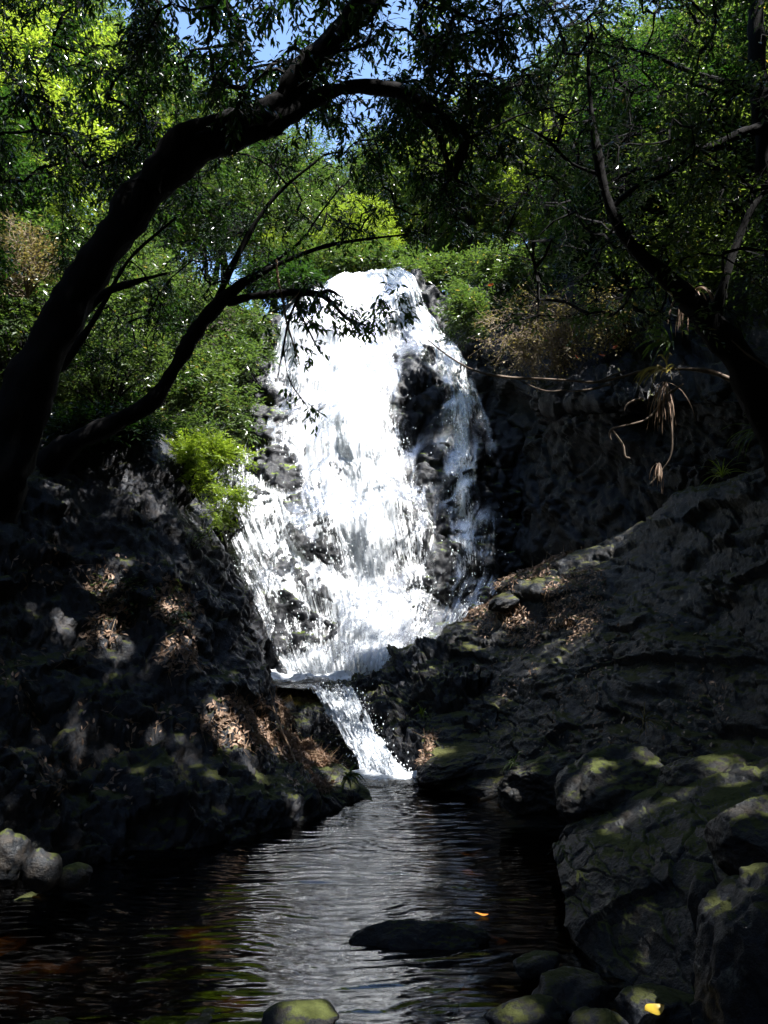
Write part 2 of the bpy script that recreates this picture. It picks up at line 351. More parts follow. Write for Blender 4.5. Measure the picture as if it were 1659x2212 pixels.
def fall_sheet(name, mat, off, nu, nv, extra, seed, parent):
    v = np.linspace(0, 1, nv); yy = 600 + v * (1488 - 600)
    u = np.linspace(0, 1, nu)
    U, Y = np.meshgrid(u, yy, indexing='ij')
    xl, xr = np.interp(Y, LY, LX), np.interp(Y, RY, RX)
    X = xl + (xr - xl) * U
    G, n = cliff_pts(X, Y, off + 0.085, 0.2)
    st = perlin(np.stack([U * 60 + seed, Y * 0.012, U * 0], -1)) * 0.025 + perlin(np.stack([U * 150 + seed, Y * 0.03, U * 0 + 5], -1)) * 0.014
    st += perlin(np.stack([U * 18 + seed, Y * 0.02, U * 0 + 9], -1)) * 0.03
    G = G + n * st[..., None]
    d = dens_map(X, Y) + extra
    d -= 0.5 * (1 - sstep(0.0, 0.035, U)) + 0.5 * (1 - sstep(0.0, 0.035, 1 - U))
    d += 0.20 * perlin(np.stack([U * 7 + seed, Y * 0.01, U * 0], -1))
    uv = np.stack([U, 1 - (Y - 585) / 903 * 1.0], -1).reshape(-1, 2)
    o = link(name, mesh_np(name, G, [grid_faces(nu, nv, d > 0.02)], mat, attrs={'dens': np.clip(d, 0, 1.6)}, uv=uv), parent)
    return o
wf = fall_sheet('waterfall', M['fall'], 0.10, 300, 420, 0.0, 0.0, None); tag(wf, kind='structure')
wf2 = fall_sheet('waterfall', M['fall_lace'], 0.17, 260, 360, -0.40, 31.0, None); tag(wf2, kind='structure')

# left bank
rows = [
 [(-420, 900, 8.5), (-400, 860, 6.6), (-400, 1200, 5.2), (-400, 1500, 4.4), (-420, 1900, 3.6), (-420, 2300, 3.3)],
 [(-200, 950, 9.0), (-200, 880, 7.0), (-200, 1200, 5.8), (-200, 1500, 4.9), (-180, 1880, 4.1), (-180, 2050, 4.0)],
 [(0, 960, 9.3), (0, 900, 7.4), (0, 1200, 6.3), (0, 1500, 5.4), (0, 1830, 4.75), (0, 1960, 4.7)],
 [(170, 1000, 9.5), (170, 945, 7.8), (170, 1200, 6.8), (170, 1500, 5.9), (170, 1820, 5.1), (170, 1930, 5.05)],
 [(345, 1010, 9.6), (340, 960, 8.2), (350, 1180, 7.2), (350, 1480, 6.2), (350, 1805, 5.35), (350, 1900, 5.3)],
 [(420, 1130, 9.6), (425, 1090, 8.4), (450, 1270, 7.5), (480, 1520, 6.6), (500, 1785, 5.6), (500, 1870, 5.6)],
 [(500, 1300, 9.5), (505, 1250, 8.6), (535, 1400, 7.8), (580, 1590, 6.8), (620, 1760, 5.95), (620, 1840, 5.9)],
 [(545, 1450, 9.3), (545, 1400, 8.6), (575, 1515, 7.8), (630, 1650, 7.0), (690, 1745, 6.3), (720, 1800, 6.3)],
 [(590, 1520, 8.9), (585, 1485, 8.4), (625, 1580, 7.8), (680, 1672, 7.0), (735, 1727, 6.5), (770, 1770, 6.5)],
 [(665, 1610, 8.0), (660, 1590, 7.7), (690, 1652, 7.3), (738, 1702, 6.8), (770, 1717, 6.65), (795, 1750, 6.6)],
 [(800, 1712, 6.95), (798, 1708, 6.8), (800, 1715, 6.7), (803, 1722, 6.65), (806, 1730, 6.6), (808, 1750, 6.55)]]
G0 = loft(rows, 420, 260)
edge = np.minimum(1, np.linspace(0, 10, 420)[::-1])[:, None]
Gr = rocky(G0, amp=0.19, freq=1.8, seed=3.0, block=0.4, fine=1.5)
left_bank_G = G0 + (Gr - G0) * (0.15 + 0.75 * np.minimum(1, np.linspace(0, 6, 420)[::-1]))[:, None, None]
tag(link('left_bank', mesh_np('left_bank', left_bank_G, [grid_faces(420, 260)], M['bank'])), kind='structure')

# right bank (long rock ridge) and the outcrop at its foot
rows = [
 [(935, 1420, 9.6), (940, 1385, 9.0), (935, 1480, 8.3), (920, 1590, 7.6), (900, 1668, 7.15), (900, 1760, 7.1)],
 [(1060, 1340, 9.6), (1055, 1300, 8.9), (1060, 1450, 8.0), (1050, 1580, 7.4), (1020, 1690, 6.8), (1020, 1780, 6.8)],
 [(1180, 1260, 9.5), (1175, 1225, 8.6), (1180, 1400, 7.7), (1180, 1550, 7.0), (1160, 1705, 6.5), (1160, 1790, 6.5)],
 [(1330, 1190, 9.3), (1330, 1155, 8.2), (1330, 1350, 7.2), (1330, 1520, 6.5), (1330, 1700, 5.9), (1330, 1830, 5.8)],
 [(1500, 1120, 8.9), (1500, 1085, 7.6), (1500, 1300, 6.6), (1500, 1480, 6.0), (1500, 1700, 5.4), (1500, 1900, 5.2)],
 [(1659, 1060, 8.4), (1659, 1020, 7.0), (1659, 1250, 6.1), (1659, 1480, 5.5), (1659, 1700, 4.9), (1659, 1950, 4.6)],
 [(1900, 980, 7.6), (1900, 940, 6.2), (1900, 1200, 5.4), (1900, 1480, 4.8), (1900, 1740, 4.3), (1900, 2100, 3.9)],
 [(2300, 900, 6.6), (2300, 820, 5.2), (2300, 1150, 4.4), (2300, 1480, 3.9), (2300, 1800, 3.4), (2300, 2300, 3.1)]]
G0 = loft(rows, 420, 260); right_bank_G = rocky(G0, amp=0.11, freq=1.7, seed=9.0, block=0.5, ani=(0.6, 0.6, 1.5))
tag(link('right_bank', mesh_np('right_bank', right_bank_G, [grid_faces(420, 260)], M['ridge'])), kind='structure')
rows = [
 [(680, 1500, 9.0), (690, 1482, 8.8), (700, 1486, 8.7), (712, 1492, 8.6), (720, 1520, 8.55)],
 [(755, 1495, 9.4), (760, 1465, 9.0), (780, 1500, 8.6), (810, 1540, 8.2), (820, 1620, 8.0)],
 [(830, 1475, 9.6), (830, 1445, 9.0), (845, 1515, 8.4), (865, 1590, 7.8), (880, 1690, 7.4)],
 [(900, 1440, 9.6), (900, 1412, 9.0), (910, 1490, 8.2), (920, 1600, 7.6), (925, 1710, 7.1)],
 [(990, 1410, 9.6), (990, 1375, 9.0), (980, 1480, 8.1), (985, 1590, 7.45), (990, 1720, 6.85)],
 [(1100, 1400, 9.6), (1100, 1380, 9.0), (1080, 1480, 8.2), (1080, 1590, 7.4), (1080, 1740, 6.9)]]
G0 = loft(rows, 200, 160); Gc = G0 + (rocky(G0, amp=0.15, freq=2.6, seed=15.0, block=0.7) - G0) * np.minimum(1, np.linspace(0.1, 4, 200))[:, None, None]
oc = link('rock_outcrop', mesh_np('rock_outcrop', Gc, [grid_faces(200, 160)], M['bank']))
tag(oc, 'dark wet rock outcrop between the waterfall base and the small cascade', 'rock')

# right cliff wall under the overhanging shrubs
rows = [
 [(1000, 560, 15.0), (1000, 640, 13.4), (1010, 740, 12.6), (1060, 880, 11.9), (1110, 1100, 11.2), (1110, 1420, 10.6)],
 [(1130, 520, 14.0), (1130, 640, 12.6), (1130, 830, 11.0), (1150, 900, 10.9), (1170, 1100, 10.6), (1170, 1400, 10.2)],
 [(1270, 480, 13.0), (1270, 640, 11.4), (1270, 840, 9.8), (1280, 900, 9.9), (1290, 1100, 9.7), (1300, 1350, 9.2)],
 [(1420, 440, 12.5), (1420, 640, 10.6), (1420, 840, 9.0), (1430, 900, 9.1), (1440, 1100, 8.9), (1440, 1300, 8.5)],
 [(1600, 380, 12.0), (1600, 600, 9.9), (1600, 820, 8.3), (1600, 950, 8.3), (1600, 1080, 8.1), (1600, 1250, 7.8)],
 [(1850, 300, 11.0), (1850, 550, 9.0), (1850, 800, 7.4), (1850, 950, 7.3), (1850, 1080, 7.1), (1850, 1250, 6.8)],
 [(2300, 200, 9.0), (2300, 500, 7.4), (2300, 800, 6.2), (2300, 950, 6.1), (2300, 1080, 6.0), (2300, 1250, 5.8)]]
G0 = loft(rows, 260, 220); rc = rocky(G0, amp=0.22, freq=1.3, seed=22.0, block=0.5)
tag(link('right_cliff', mesh_np('right_cliff', rc, [grid_faces(260, 220)], M['bank'])), kind='structure')

# terrain sheet: valley floor, sides, hill beyond the falls
def terrain_z(x, y):
    cen = np.where(y < 12.9, -0.75, np.where(y < 13.6, -0.75 + (y - 12.9) / 0.7 * 7.3, 6.55 + (y - 13.6) * 0.30))
    far = sstep(14, 30, y)
    wl = 3.1 + 0.0 * y; wr = 3.6
    sl_ = np.maximum(0, -x - wl); sr_ = np.maximum(0, x - wr)
    left = -0.75 + sl_ * 1.35; left = np.where(sl_ > 0, left, -9)
    right = -0.75 + sr_ * 2.0; right = np.where(sr_ > 0, right, -9)
    cap = 9.5 + 0.42 * np.maximum(0, y - 8) + 0.25 * np.abs(x)
    side = np.minimum(np.maximum(left, right), cap)
    z = np.maximum(cen, side)
    z = np.where(y > 13.6, np.maximum(z, cen + 0.55 * np.maximum(0, np.abs(x + 0.3) - 2.0) * (1 - 0.3 * far)), z)
    z = np.where(y < -7, np.maximum(z, (-7 - y) * 0.9 - 0.7), z)
    return np.minimum(z, 32 + 0 * z)
xs = np.concatenate([np.linspace(-70, -12, 60), np.linspace(-11.8, 11.8, 240), np.linspace(12, 70, 60)])
ys = np.concatenate([np.linspace(-40, -4, 40), np.linspace(-3.8, 26, 300), np.linspace(26.5, 110, 70)])
X, Y = np.meshgrid(xs, ys, indexing='ij'); Z = terrain_z(X, Y)
G = np.stack([X, Y, Z], -1)
amp = np.where((np.abs(X) < 3.8) & (Y < 13), 0.03, 0.32)
G[..., 2] += amp * (fbm(G * 0.7, 5) - 0.2)
tag(link('terrain', mesh_np('terrain', G, [grid_faces(*G.shape[:2])], M['soil'])), kind='structure')

# stream bed
X, Y = np.meshgrid(np.linspace(-4.2, 4.4, 260), np.linspace(0.6, 8.6, 260), indexing='ij')
q = np.stack([X, Y, X * 0], -1)
b, s, v = cells(q * 3.2)
Zb = -0.42 + 0.30 * (1 - sstep(2.6, 4.6, Y)) + 0.10 * fbm(q * 1.0, 4) + 0.07 * v * (1 - b) + 0.04 * fbm(q * 8, 2)
Zb += 0.16 * (1 - sstep(0, 1.2, np.abs(X + 0.9) - 0.2)) * (1 - sstep(3.2, 5.6, Y))
Zb = np.minimum(Zb, -0.05 - 0.02 * v)
tag(link('streambed', mesh_np('streambed', np.stack([X, Y, Zb], -1), [grid_faces(260, 260)], M['pebble'])), kind='structure')

# pool water
X, Y = np.meshgrid(np.linspace(-4.2, 4.4, 560), np.linspace(0.6, 8.4, 640), indexing='ij')
src = PW(850, 1680)
r = np.hypot((X - src[0]) * 0.55, Y - src[1] - 0.6)
q = np.stack([X * 0.8, Y * 1.1, X * 0], -1)
ph = r + 0.16 * fbm(q * 1.3, 3)
calm = 1 - 0.45 * (1 - sstep(3.2, 4.6, Y))
Zw = 0.0024 * np.sin(ph * 62) * (0.45 + 0.9 * fbm(q * 1.7 + 4, 2)) + 0.0014 * np.sin(ph * 97 + 2.2 * perlin(q * 2))
Zw = Zw * calm + 0.006 * perlin(q * np.array([2.2, 6, 1])) + 0.003 * perlin(q * np.array([5, 15, 1]) + 8)
nearsrc = np.exp(-(r / 0.55) ** 2); Zw += nearsrc * 0.03 * fbm(q * 9, 3)
# the outflow slides between stones near the viewer
flow = (1 - sstep(2.9, 3.6, Y)); Zw += flow * 0.02 * perlin(q * np.array([4, 1.5, 1]) + 20)
tag(link('pool_water', mesh_np('pool_water', np.stack([X, Y, Zw], -1), [grid_faces(560, 640)], M['pool'])), kind='structure')

# upper pool and the cascade between the banks
lz = P(700, 1490, 8.5)[2]
X, Y = np.meshgrid(np.linspace(-1.7, 0.5, 110), np.linspace(8.72, 10.4, 110), indexing='ij')
q = np.stack([X, Y, X * 0], -1)
Zu = lz + 0.02 * fbm(q * 4, 4)
d = 0.45 + 0.5 * sstep(9.1, 9.8, Y) + 0.3 * fbm(q * 2, 3)
o = link('stream_water', mesh_np('stream_water', np.stack([X, Y, Zu], -1), [grid_faces(110, 110)], M['pool'])); tag(o, kind='structure')
vy = np.linspace(0, 1, 160); uu = np.linspace(0, 1, 90); U, V = np.meshgrid(uu, vy, indexing='ij')
cy = [0, .12, .3, .55, .8, 1.0]
lx = np.interp(V, cy, [660, 682, 706, 738, 772, 785]); ly = np.interp(V, cy, [1482, 1496, 1535, 1590, 1640, 1692])
rx = np.interp(V, cy, [748, 764, 786, 812, 846, 895]); ry = np.interp(V, cy, [1484, 1494, 1525, 1580, 1632, 1690])
DD = np.interp(V, cy, [8.85, 8.4, 8.15, 7.9, 7.62, 7.35])
G = P(lx + (rx - lx) * U, ly + (ry - ly) * U, DD)
q = np.stack([U * 9, V * 5, U * 0], -1)
sub = G + np.array([0, 0.12, -0.10])
G[..., 2] += 0.05 * fbm(q, 4) + 0.03 * perlin(q * 3)
G[..., 1] -= 0.05 * perlin(q * 2 + 6)
d = 0.45 + 0.80 * sstep(0.08, 0.6, V) + 0.25 * fbm(q * 0.6, 3) - 0.35 * (1 - sstep(0, 0.12, U)) - 0.35 * (1 - sstep(0, 0.1, 1 - U))
o = link('cascade_water', mesh_np('cascade_water', G, [grid_faces(90, 160)], M['cascade'], attrs={'dens': np.clip(d, 0.0, 1.5)}, uv=np.stack([U, V], -1).reshape(-1, 2)))
tag(o, kind='structure')
sx = np.linspace(-0.9, 1.9, 90)
A = P(lx[:1] * 0 + lx.mean(), 0, 1)  # unused base
U2, V2 = np.meshgrid(np.linspace(-0.9, 1.9, 140), vy, indexing='ij')
lx2 = np.interp(V2, cy, [660, 682, 706, 738, 772, 785]); ly2 = np.interp(V2, cy, [1482, 1496, 1535, 1590, 1640, 1692])
rx2 = np.interp(V2, cy, [748, 764, 786, 812, 846, 895]); ry2 = np.interp(V2, cy, [1484, 1494, 1525, 1580, 1632, 1690])
DD2 = np.interp(V2, cy, [8.85, 8.4, 8.15, 7.9, 7.62, 7.35])
Gs = P(lx2 + (rx2 - lx2) * U2, ly2 + (ry2 - ly2) * U2, DD2) + np.array([0, 0.22, -0.17])
Gs = rocky(Gs, amp=0.08, freq=3.0, seed=40.0, block=0.6)
tag(link('cascade_bed', mesh_np('cascade_bed', Gs, [grid_faces(140, 160)], M['bank'])), kind='structure')
# foam spreading on the pool
X, Y = np.meshgrid(np.linspace(-0.55, 1.7, 200), np.linspace(6.5, 8.0, 130), indexing='ij')
q = np.stack([X * 3, Y * 7, X * 0], -1)
c0 = PW(845, 1680)
d = 1.25 * np.exp(-(((X - c0[0]) / 0.42) ** 2 + ((Y - c0[1] - 0.08) / 0.28) ** 2)) + 0.95 * np.exp(-(((X - c0[0] - 0.45) / 0.65) ** 2 + ((Y - c0[1] - 0.03) / 0.10) ** 2))
d = d + 0.22 * fbm(q, 4) - 0.05
Zf = 0.012 + 0.05 * np.clip(d, 0, 1) * (0.6 + 0.8 * fbm(q * 0.8, 3))
M['foam'] = fall_mat('pool_foam', 9, 14)
o = link('foam', mesh_np('foam', np.stack([X, Y, Zf], -1), [grid_faces(200, 130, d > 0.03)], M['foam'], attrs={'dens': np.clip(d, 0, 1.4)}, uv=np.stack([(X + 1) / 3, (Y - 6) / 2], -1).reshape(-1, 2)))
tag(o, 'white foam spreading over the dark pool below the small cascade', 'foam', kind='stuff')

X, Y = np.meshgrid(np.linspace(-1.7, 0.4, 200), np.linspace(8.75, 10.2, 130), indexing='ij')
q = np.stack([X * 4, Y * 6, X * 0], -1)
d = 1.0 * sstep(8.95, 9.35, Y) + 0.3 * sstep(8.5, 8.9, Y) * 0 + 0.35 * fbm(q, 4) - 0.05
Zf = lz + 0.02 + 0.10 * np.clip(d, 0, 1) * (0.5 + 0.9 * fbm(q * 0.8, 3))
o = link('foam', mesh_np('foam', np.stack([X, Y, Zf], -1), [grid_faces(200, 130, d > 0.03)], M['foam'], attrs={'dens': np.clip(d, 0, 1.4)}, uv=np.stack([(X + 2) / 3, (Y - 8) / 2], -1).reshape(-1, 2)))
tag(o, 'white churning foam at the foot of the tall waterfall', 'foam', kind='stuff')
# spray drops around the falls and the cascade
def drops(name, pts, rad, mat, label):
    n = len(pts)
    T = np.array([[1, 0, 0], [-1, 0, 0], [0, 1, 0], [0, -1, 0], [0, 0, 1.6], [0, 0, -1.6]], float)
    Fo = np.array([[0, 2, 4], [2, 1, 4], [1, 3, 4], [3, 0, 4], [2, 0, 5], [1, 2, 5], [3, 1, 5], [0, 3, 5]])
    V = pts[:, None] + T[None] * rad[:, None, None]
    Fa = (Fo[None] + np.arange(n)[:, None, None] * 6).reshape(-1, 3)
    o = link(name, mesh_np(name, V, [Fa], mat)); tag(o, label, 'spray', kind='stuff')
M['drop'] = None
m, t, ns, L = new_mat('water_drop'); out = N(t, 'ShaderNodeOutputMaterial'); b = N(t, 'ShaderNodeBsdfPrincipled')
b.inputs['Base Color'].default_value = (0.85, 0.9, 0.95, 1); b.inputs['Roughness'].default_value = 0.1; L.new(b.outputs[0], out.inputs[0]); M['drop'] = m
n_ = 5000
yy = 640 + 820 * rng.random(n_) ** 0.8; uu_ = rng.random(n_)
xx = np.interp(yy, LY, LX) + (np.interp(yy, RY, RX) - np.interp(yy, LY, LX)) * uu_
keep = rng.random(n_) < np.clip(dens_map(xx, yy), 0.12, 1); xx, yy = xx[keep], yy[keep]
pts = P(xx, yy, Dcliff(xx, yy) - 0.25 - 0.35 * rng.random(len(xx)))
drops('waterfall_spray', pts, 0.004 + 0.007 * rng.random(len(xx)) ** 2, M['drop'], 'fine white spray drops flying off the tall waterfall')
n_ = 900; tt = rng.random(n_)
c_ = P(np.interp(tt, cy, [700, 725, 750, 778, 805, 840]) + rng.normal(size=n_) * 28, np.interp(tt, cy, [1488, 1500, 1535, 1595, 1645, 1668]) - np.abs(rng.normal(size=n_)) * 14,
       np.interp(tt, cy, [8.8, 8.3, 8.0, 7.75, 7.5, 7.3]))
drops('cascade_spray', c_, 0.003 + 0.006 * rng.random(n_) ** 2, M['drop'], 'white spray drops thrown up by the small cascade')

# ------------------------------------------------------------------ boulders
def ico(sub):
    import bmesh
    bm = bmesh.new(); bmesh.ops.create_icosphere(bm, subdivisions=sub, radius=1.0)
    V = np.array([v.co[:] for v in bm.verts]); Fa = np.array([[v.index for v in f.verts] for f in bm.faces]); bm.free(); return V, Fa
ICO5, ICO5F = ico(6); ICO4, ICO4F = ico(4)
def boulder(name, c, size, rz, seed, label, cat='boulder', mat='boulder', rough=0.12, cuts=7, tilt=(0, 0), group=None, small=False, jag=0.45):
    V, Fa = (ICO4, ICO4F) if small else (ICO5, ICO5F)
    V = V.copy(); rg = np.random.default_rng(int(seed * 10))
    for _ in range(cuts):
        n = rg.normal(size=3); n /= np.linalg.norm(n); h = 0.62 + 0.3 * rg.random()
        d = V @ n - h; V -= np.where(d > 0, d * 0.88, 0)[:, None] * n
    nn = V / np.linalg.norm(V, axis=1)[:, None]
    q = V * 1.3 + seed
    V = V + nn * (fbm(q, 5) * rough * 1.4 + ridged(q * 2.5, 4) * rough * 0.45)[:, None]
    bb, ss, vv, tt = cells(q * 1.5 + 0.2 * np.stack([perlin(q * 2), perlin(q * 2 + 5), perlin(q * 2 + 9)], -1), True); b2, s2, v2, t2 = cells(q * 4.2, True)
    V = V + nn * ((vv - 0.5) * 0.7 + tt * 1.1 + 0.35 * ((v2 - 0.5) + t2 * 1.2) + 0.22 * fbm(q * 7, 3))[:, None] * rough * 1.1 * jag
    V = V * np.array(size)
    Mx = np.array(Euler((tilt[0], tilt[1], rz)).to_matrix()); V = V @ Mx.T
    o = link(name, mesh_np(name, V, [Fa], M[mat])); o.location = c
    tag(o, label, cat, group); return o
def at(px, py, D): return tuple(P(px, py, D).tolist())
def atw(px, py, z): return tuple(PW(px, py, z).tolist())
boulder('boulder', atw(905, 2062, -0.06), (0.36, 0.17, 0.16), 0.05, 1.1, 'low dark boulder standing in the middle of the pool close to the viewer', mat='bank', rough=0.08)
boulder('boulder', at(1330, 1715, 4.9), (0.36, 0.30, 0.27), 0.3, 2.4, 'mossy boulder with a bright green streak down its left side', rough=0.10, tilt=(0, -0.35))
boulder('boulder', at(1560, 1700, 4.6), (0.34, 0.30, 0.20), -0.2, 3.7, 'rounded grey boulder with a sunlit top at the right edge behind the long rock', rough=0.08)
rows = [
 [(1185, 1850, 5.0), (1198, 1830, 4.8), (1212, 1880, 4.4), (1225, 1960, 4.1), (1240, 2075, 3.9)],
 [(1262, 1762, 5.1), (1262, 1775, 4.7), (1285, 1850, 4.25), (1295, 1980, 3.9), (1300, 2140, 3.6)],
 [(1368, 1728, 5.1), (1370, 1738, 4.6), (1395, 1830, 4.05), (1405, 1990, 3.7), (1405, 2180, 3.4)],
 [(1480, 1698, 5.0), (1480, 1708, 4.5), (1505, 1810, 3.9), (1515, 1980, 3.5), (1520, 2200, 3.2)],
 [(1600, 1668, 4.9), (1600, 1680, 4.3), (1620, 1800, 3.7), (1635, 2000, 3.3), (1645, 2260, 2.9)],
 [(1820, 1600, 4.6), (1820, 1620, 4.0), (1830, 1800, 3.4), (1840, 2050, 2.9), (1850, 2330, 2.6)]]
G0 = loft(rows, 260, 220); sl_G = rocky(G0, amp=0.055, freq=2.2, seed=51.0, block=0.5, ani=(0.7, 0.7, 1.3))
o = link('sloping_rock', mesh_np('sloping_rock', sl_G, [grid_faces(260, 220)], M['boulder'])); tag(o, 'long sloping dark rock slab on the right shore of the pool', 'rock')
boulder('boulder', at(1680, 1815, 3.4), (0.27, 0.3, 0.20), 0.1, 5.9, 'smooth boulder with a pale lit top cut by the right edge', rough=0.06)
boulder('boulder', at(1760, 2170, 2.65), (0.34, 0.4, 0.42), 0.1, 6.3, 'big black rock filling the lower right corner', mat='bank', rough=0.1)
boulder('boulder', at(1165, 2085, 3.55), (0.11, 0.09, 0.06), 0.4, 8.8, 'small wet stone with pale sheen right of the pool boulder', 'stone', rough=0.1, small=True, mat='bank')
boulder('boulder', at(1235, 2150, 3.3), (0.17, 0.13, 0.09), 0.8, 9.1, 'rounded stone in the shallows left of the yellow leaf', 'stone', mat='bank', rough=0.12, small=True)
boulder('stone', at(655, 2205, 3.05), (0.15, 0.11, 0.07), 0.1, 10.4, 'pale mossy stone at the bottom edge left of the outflow', 'stone', rough=0.08, small=True)
boulder('stone', at(90, 1880, 4.35), (0.10, 0.09, 0.11), 0.5, 11.2, 'pale rounded stone upright at the foot of the left bank', 'stone', rough=0.06, small=True)
boulder('stone', at(18, 1850, 4.3), (0.11, 0.1, 0.13), 0.2, 12.9, 'mossy stone at the left edge beside the pale upright stone', 'stone', rough=0.09, small=True)
boulder('stone', at(160, 1895, 4.5), (0.10, 0.09, 0.07), 1.2, 13.3, 'grey shaded stone just right of the pale upright stone', 'stone', rough=0.08, small=True)
boulder('boulder', at(985, 1655, 7.1), (0.36, 0.25, 0.12), 0.25, 14.8, 'flat brown rock strewn with leaves beside the cascade foam', 'rock', mat='ridge', rough=0.09, tilt=(0, -0.25))
boulder('boulder', at(1180, 1690, 5.9), (0.36, 0.3, 0.2), 0.2, 16.1, 'dark rock by the floating stick with a mossy tip', 'rock', rough=0.12, tilt=(0, -0.3))
boulder('stone', at(1425, 2190, 3.0), (0.16, 0.13, 0.09), 0.7, 17.5, 'broken grey stone under the yellow leaf', 'stone', rough=0.14, small=True, mat='bank')
boulder('stone', at(1140, 2195, 3.05), (0.14, 0.1, 0.06), 0.2, 18.2, 'flat stone carrying fallen leaves at the bottom edge', 'stone', rough=0.12, small=True, mat='bank')
boulder('stone', at(1290, 2235, 2.9), (0.12, 0.1, 0.07), 0.9, 19.6, 'small pale stone between the leaf stones at the bottom edge', 'stone', rough=0.12, small=True, mat='bank')
boulder('stone', at(1530, 1960, 3.3), (0.07, 0.08, 0.14), 0.0, 20.7, 'slim mossy stone wedged beside the big black rock', 'stone', rough=0.1, small=True)
boulder('stone', at(1090, 1300, 8.5), (0.2, 0.14, 0.09), 0.2, 21.7, 'sunlit stone lying on the crest of the right ridge', 'stone', mat='ridge', rough=0.12, small=True, tilt=(0, -0.4))
for k, (x, y, s) in enumerate([(1350, 1870, .07), (1480, 2010, .09), (1300, 1960, .06), (1200, 1990, .05), (1080, 2195, .05), (960, 2170, .05),
                               (440, 2212, .1), (100, 2215, .1), (60, 1940, .09), (240, 1860, .07), (400, 1835, .07)]):
    c = PW(x, y, -0.01)
    boulder('stone', tuple((c - [0, 0, s * .35]).tolist()), (s * (1.2 + .8 * ((k * 7) % 5) / 5), s * (.7 + .5 * ((k * 3) % 4) / 4), s * 0.6), k * 1.3, 30.3 + k, 'small dark wet stone at the edge of the pool', 'stone', mat='bank', rough=0.1, small=True, group='small stones along the pool edge')

# ------------------------------------------------------------------ plants: leaves, tubes
class MB:
    def __init__(s): s.V = []; s.T = []; s.Q = []; s.mt = []; s.mq = []; s.lv = []; s.n = 0
    def add(s, V, T=None, Q=None, m=0, lv=None):
        V = np.asarray(V, float).reshape(-1, 3)
        if T is not None and len(T): s.T.append(T + s.n); s.mt.append(np.full(len(T), m))
        if Q is not None and len(Q): s.Q.append(Q + s.n); s.mq.append(np.full(len(Q), m))
        s.lv.append(np.zeros(len(V)) if lv is None else lv); s.V.append(V); s.n += len(V)
    def mesh(s, name, mats, smooth=False):
        f = []; mi = []
        if s.T: f.append(np.concatenate(s.T)); mi.append(np.concatenate(s.mt))
        if s.Q: f.append(np.concatenate(s.Q)); mi.append(np.concatenate(s.mq))
        return mesh_np(name, np.concatenate(s.V), f, mats, smooth, attrs={'lv': np.concatenate(s.lv)}, midx=np.concatenate(mi))
PRUNE = False  # when set, leaves along sun rays are dropped, shaping gaps that light chosen spots
BEAM_SPOTS = [(1030, 1330, 8.9, .10), (1080, 1298, 8.8, .13), (1130, 1262, 8.7, .12), (1180, 1235, 8.6, .12), (1232, 1212, 8.5, .09), (1290, 1180, 8.4, .06), (1110, 1325, 8.5, .08), (1170, 1290, 8.3, .08), (1090, 1390, 8.2, .05),
  (1150, 1420, 7.8, .04), (220, 1300, 6.6, .10), (235, 1370, 6.3, .07), (370, 1310, 6.8, .08), (400, 1370, 6.7, .08), (375, 1400, 6.5, .06), (500, 1570, 6.6, .12), (470, 1530, 6.6, .08), (600, 1560, 7.1, .11), (650, 1610, 7.0, .11), (690, 1650, 6.9, .10),
  (740, 1690, 6.8, .08), (560, 1370, 7.9, .07), (545, 1310, 8.2, .06), (100, 1240, 6.3, .04), (270, 1210, 6.8, .04), (30, 1000, 7.0, .06), (1225, 1740, 4.9, .035), (1250, 1705, 4.9, .04), (1275, 1675, 4.9, .04), (1300, 1645, 4.9, .04),
  (1405, 1640, 4.9, .07), (1570, 1650, 4.6, .08), (1610, 1665, 4.5, .05), (1620, 1745, 3.4, .07), (1470, 1720, 4.2, .03), (1380, 1750, 4.0, .04), (1330, 1780, 4.0, .03), (1540, 1910, 3.3, .04), (90, 1845, 4.35, .05), (20, 1820, 4.3, .06),
  (670, 2190, 3.05, .07), (1410, 2180, 2.95, .07), (1110, 2185, 3.05, .05), (1270, 2195, 2.95, .03), (520, 2140, 3.2, .06), (470, 1875, 4.6, .05), (700, 1495, 8.6, .12), (750, 1530, 8.1, .14), (775, 1580, 7.9, .14), (800, 1620, 7.7, .15), (830, 1655, 7.4, .16),
  (880, 1672, 7.3, .12), (880, 1480, 8.2, .08), (860, 1540, 8.0, .07), (930, 1450, 8.5, .07), (940, 1630, 7.2, .10), (1100, 1720, 6.4, .05), (1370, 1540, 6.2, .04), (1520, 1500, 5.9, .03), (1440, 1080, 7.8, .04), (1560, 1030, 7.2, .05),
  (1440, 850, 6.9, .14), (1400, 920, 6.9, .10), (1350, 930, 6.9, .08), (1420, 1010, 6.9, .09), (1180, 820, 7.4, .10), (1290, 825, 7.4, .08), (1100, 815, 7.4, .08), (1450, 745, 7.2, .10), (600, 580, 6.5, .10), (500, 257, 5.3, .08), (640, 550, 6.6, .06)]
BEAM_SPOTS += [(1010, 1362, 8.8, .08), (1055, 1325, 8.7, .10), (1105, 1292, 8.6, .10), (1155, 1262, 8.6, .10), (1205, 1238, 8.5, .10), (1255, 1212, 8.4, .08), (1310, 1185, 8.2, .06), (1060, 1360, 8.4, .07), (1200, 1275, 8.2, .06), (250, 1410, 6.2, .08), (580, 1600, 6.9, .1), (720, 1665, 6.9, .08)]
BEAM_SPOTS += [(1130, 690, 10.2, .42), (1235, 720, 10.2, .42), (1010, 680, 11.2, .36), (1335, 690, 9.5, .36), (400, 1000, 8.1, .25)]
BEAM_SPOTS += [(1060, 1722, 6.45, .09), (1100, 1708, 6.45, .06), (1040, 1975, 4.0, .05), (510, 1900, 4.4, .05), (640, 1740, 6.2, .05), (330, 1600, 5.9, .04), (300, 1660, 5.7, .03)]
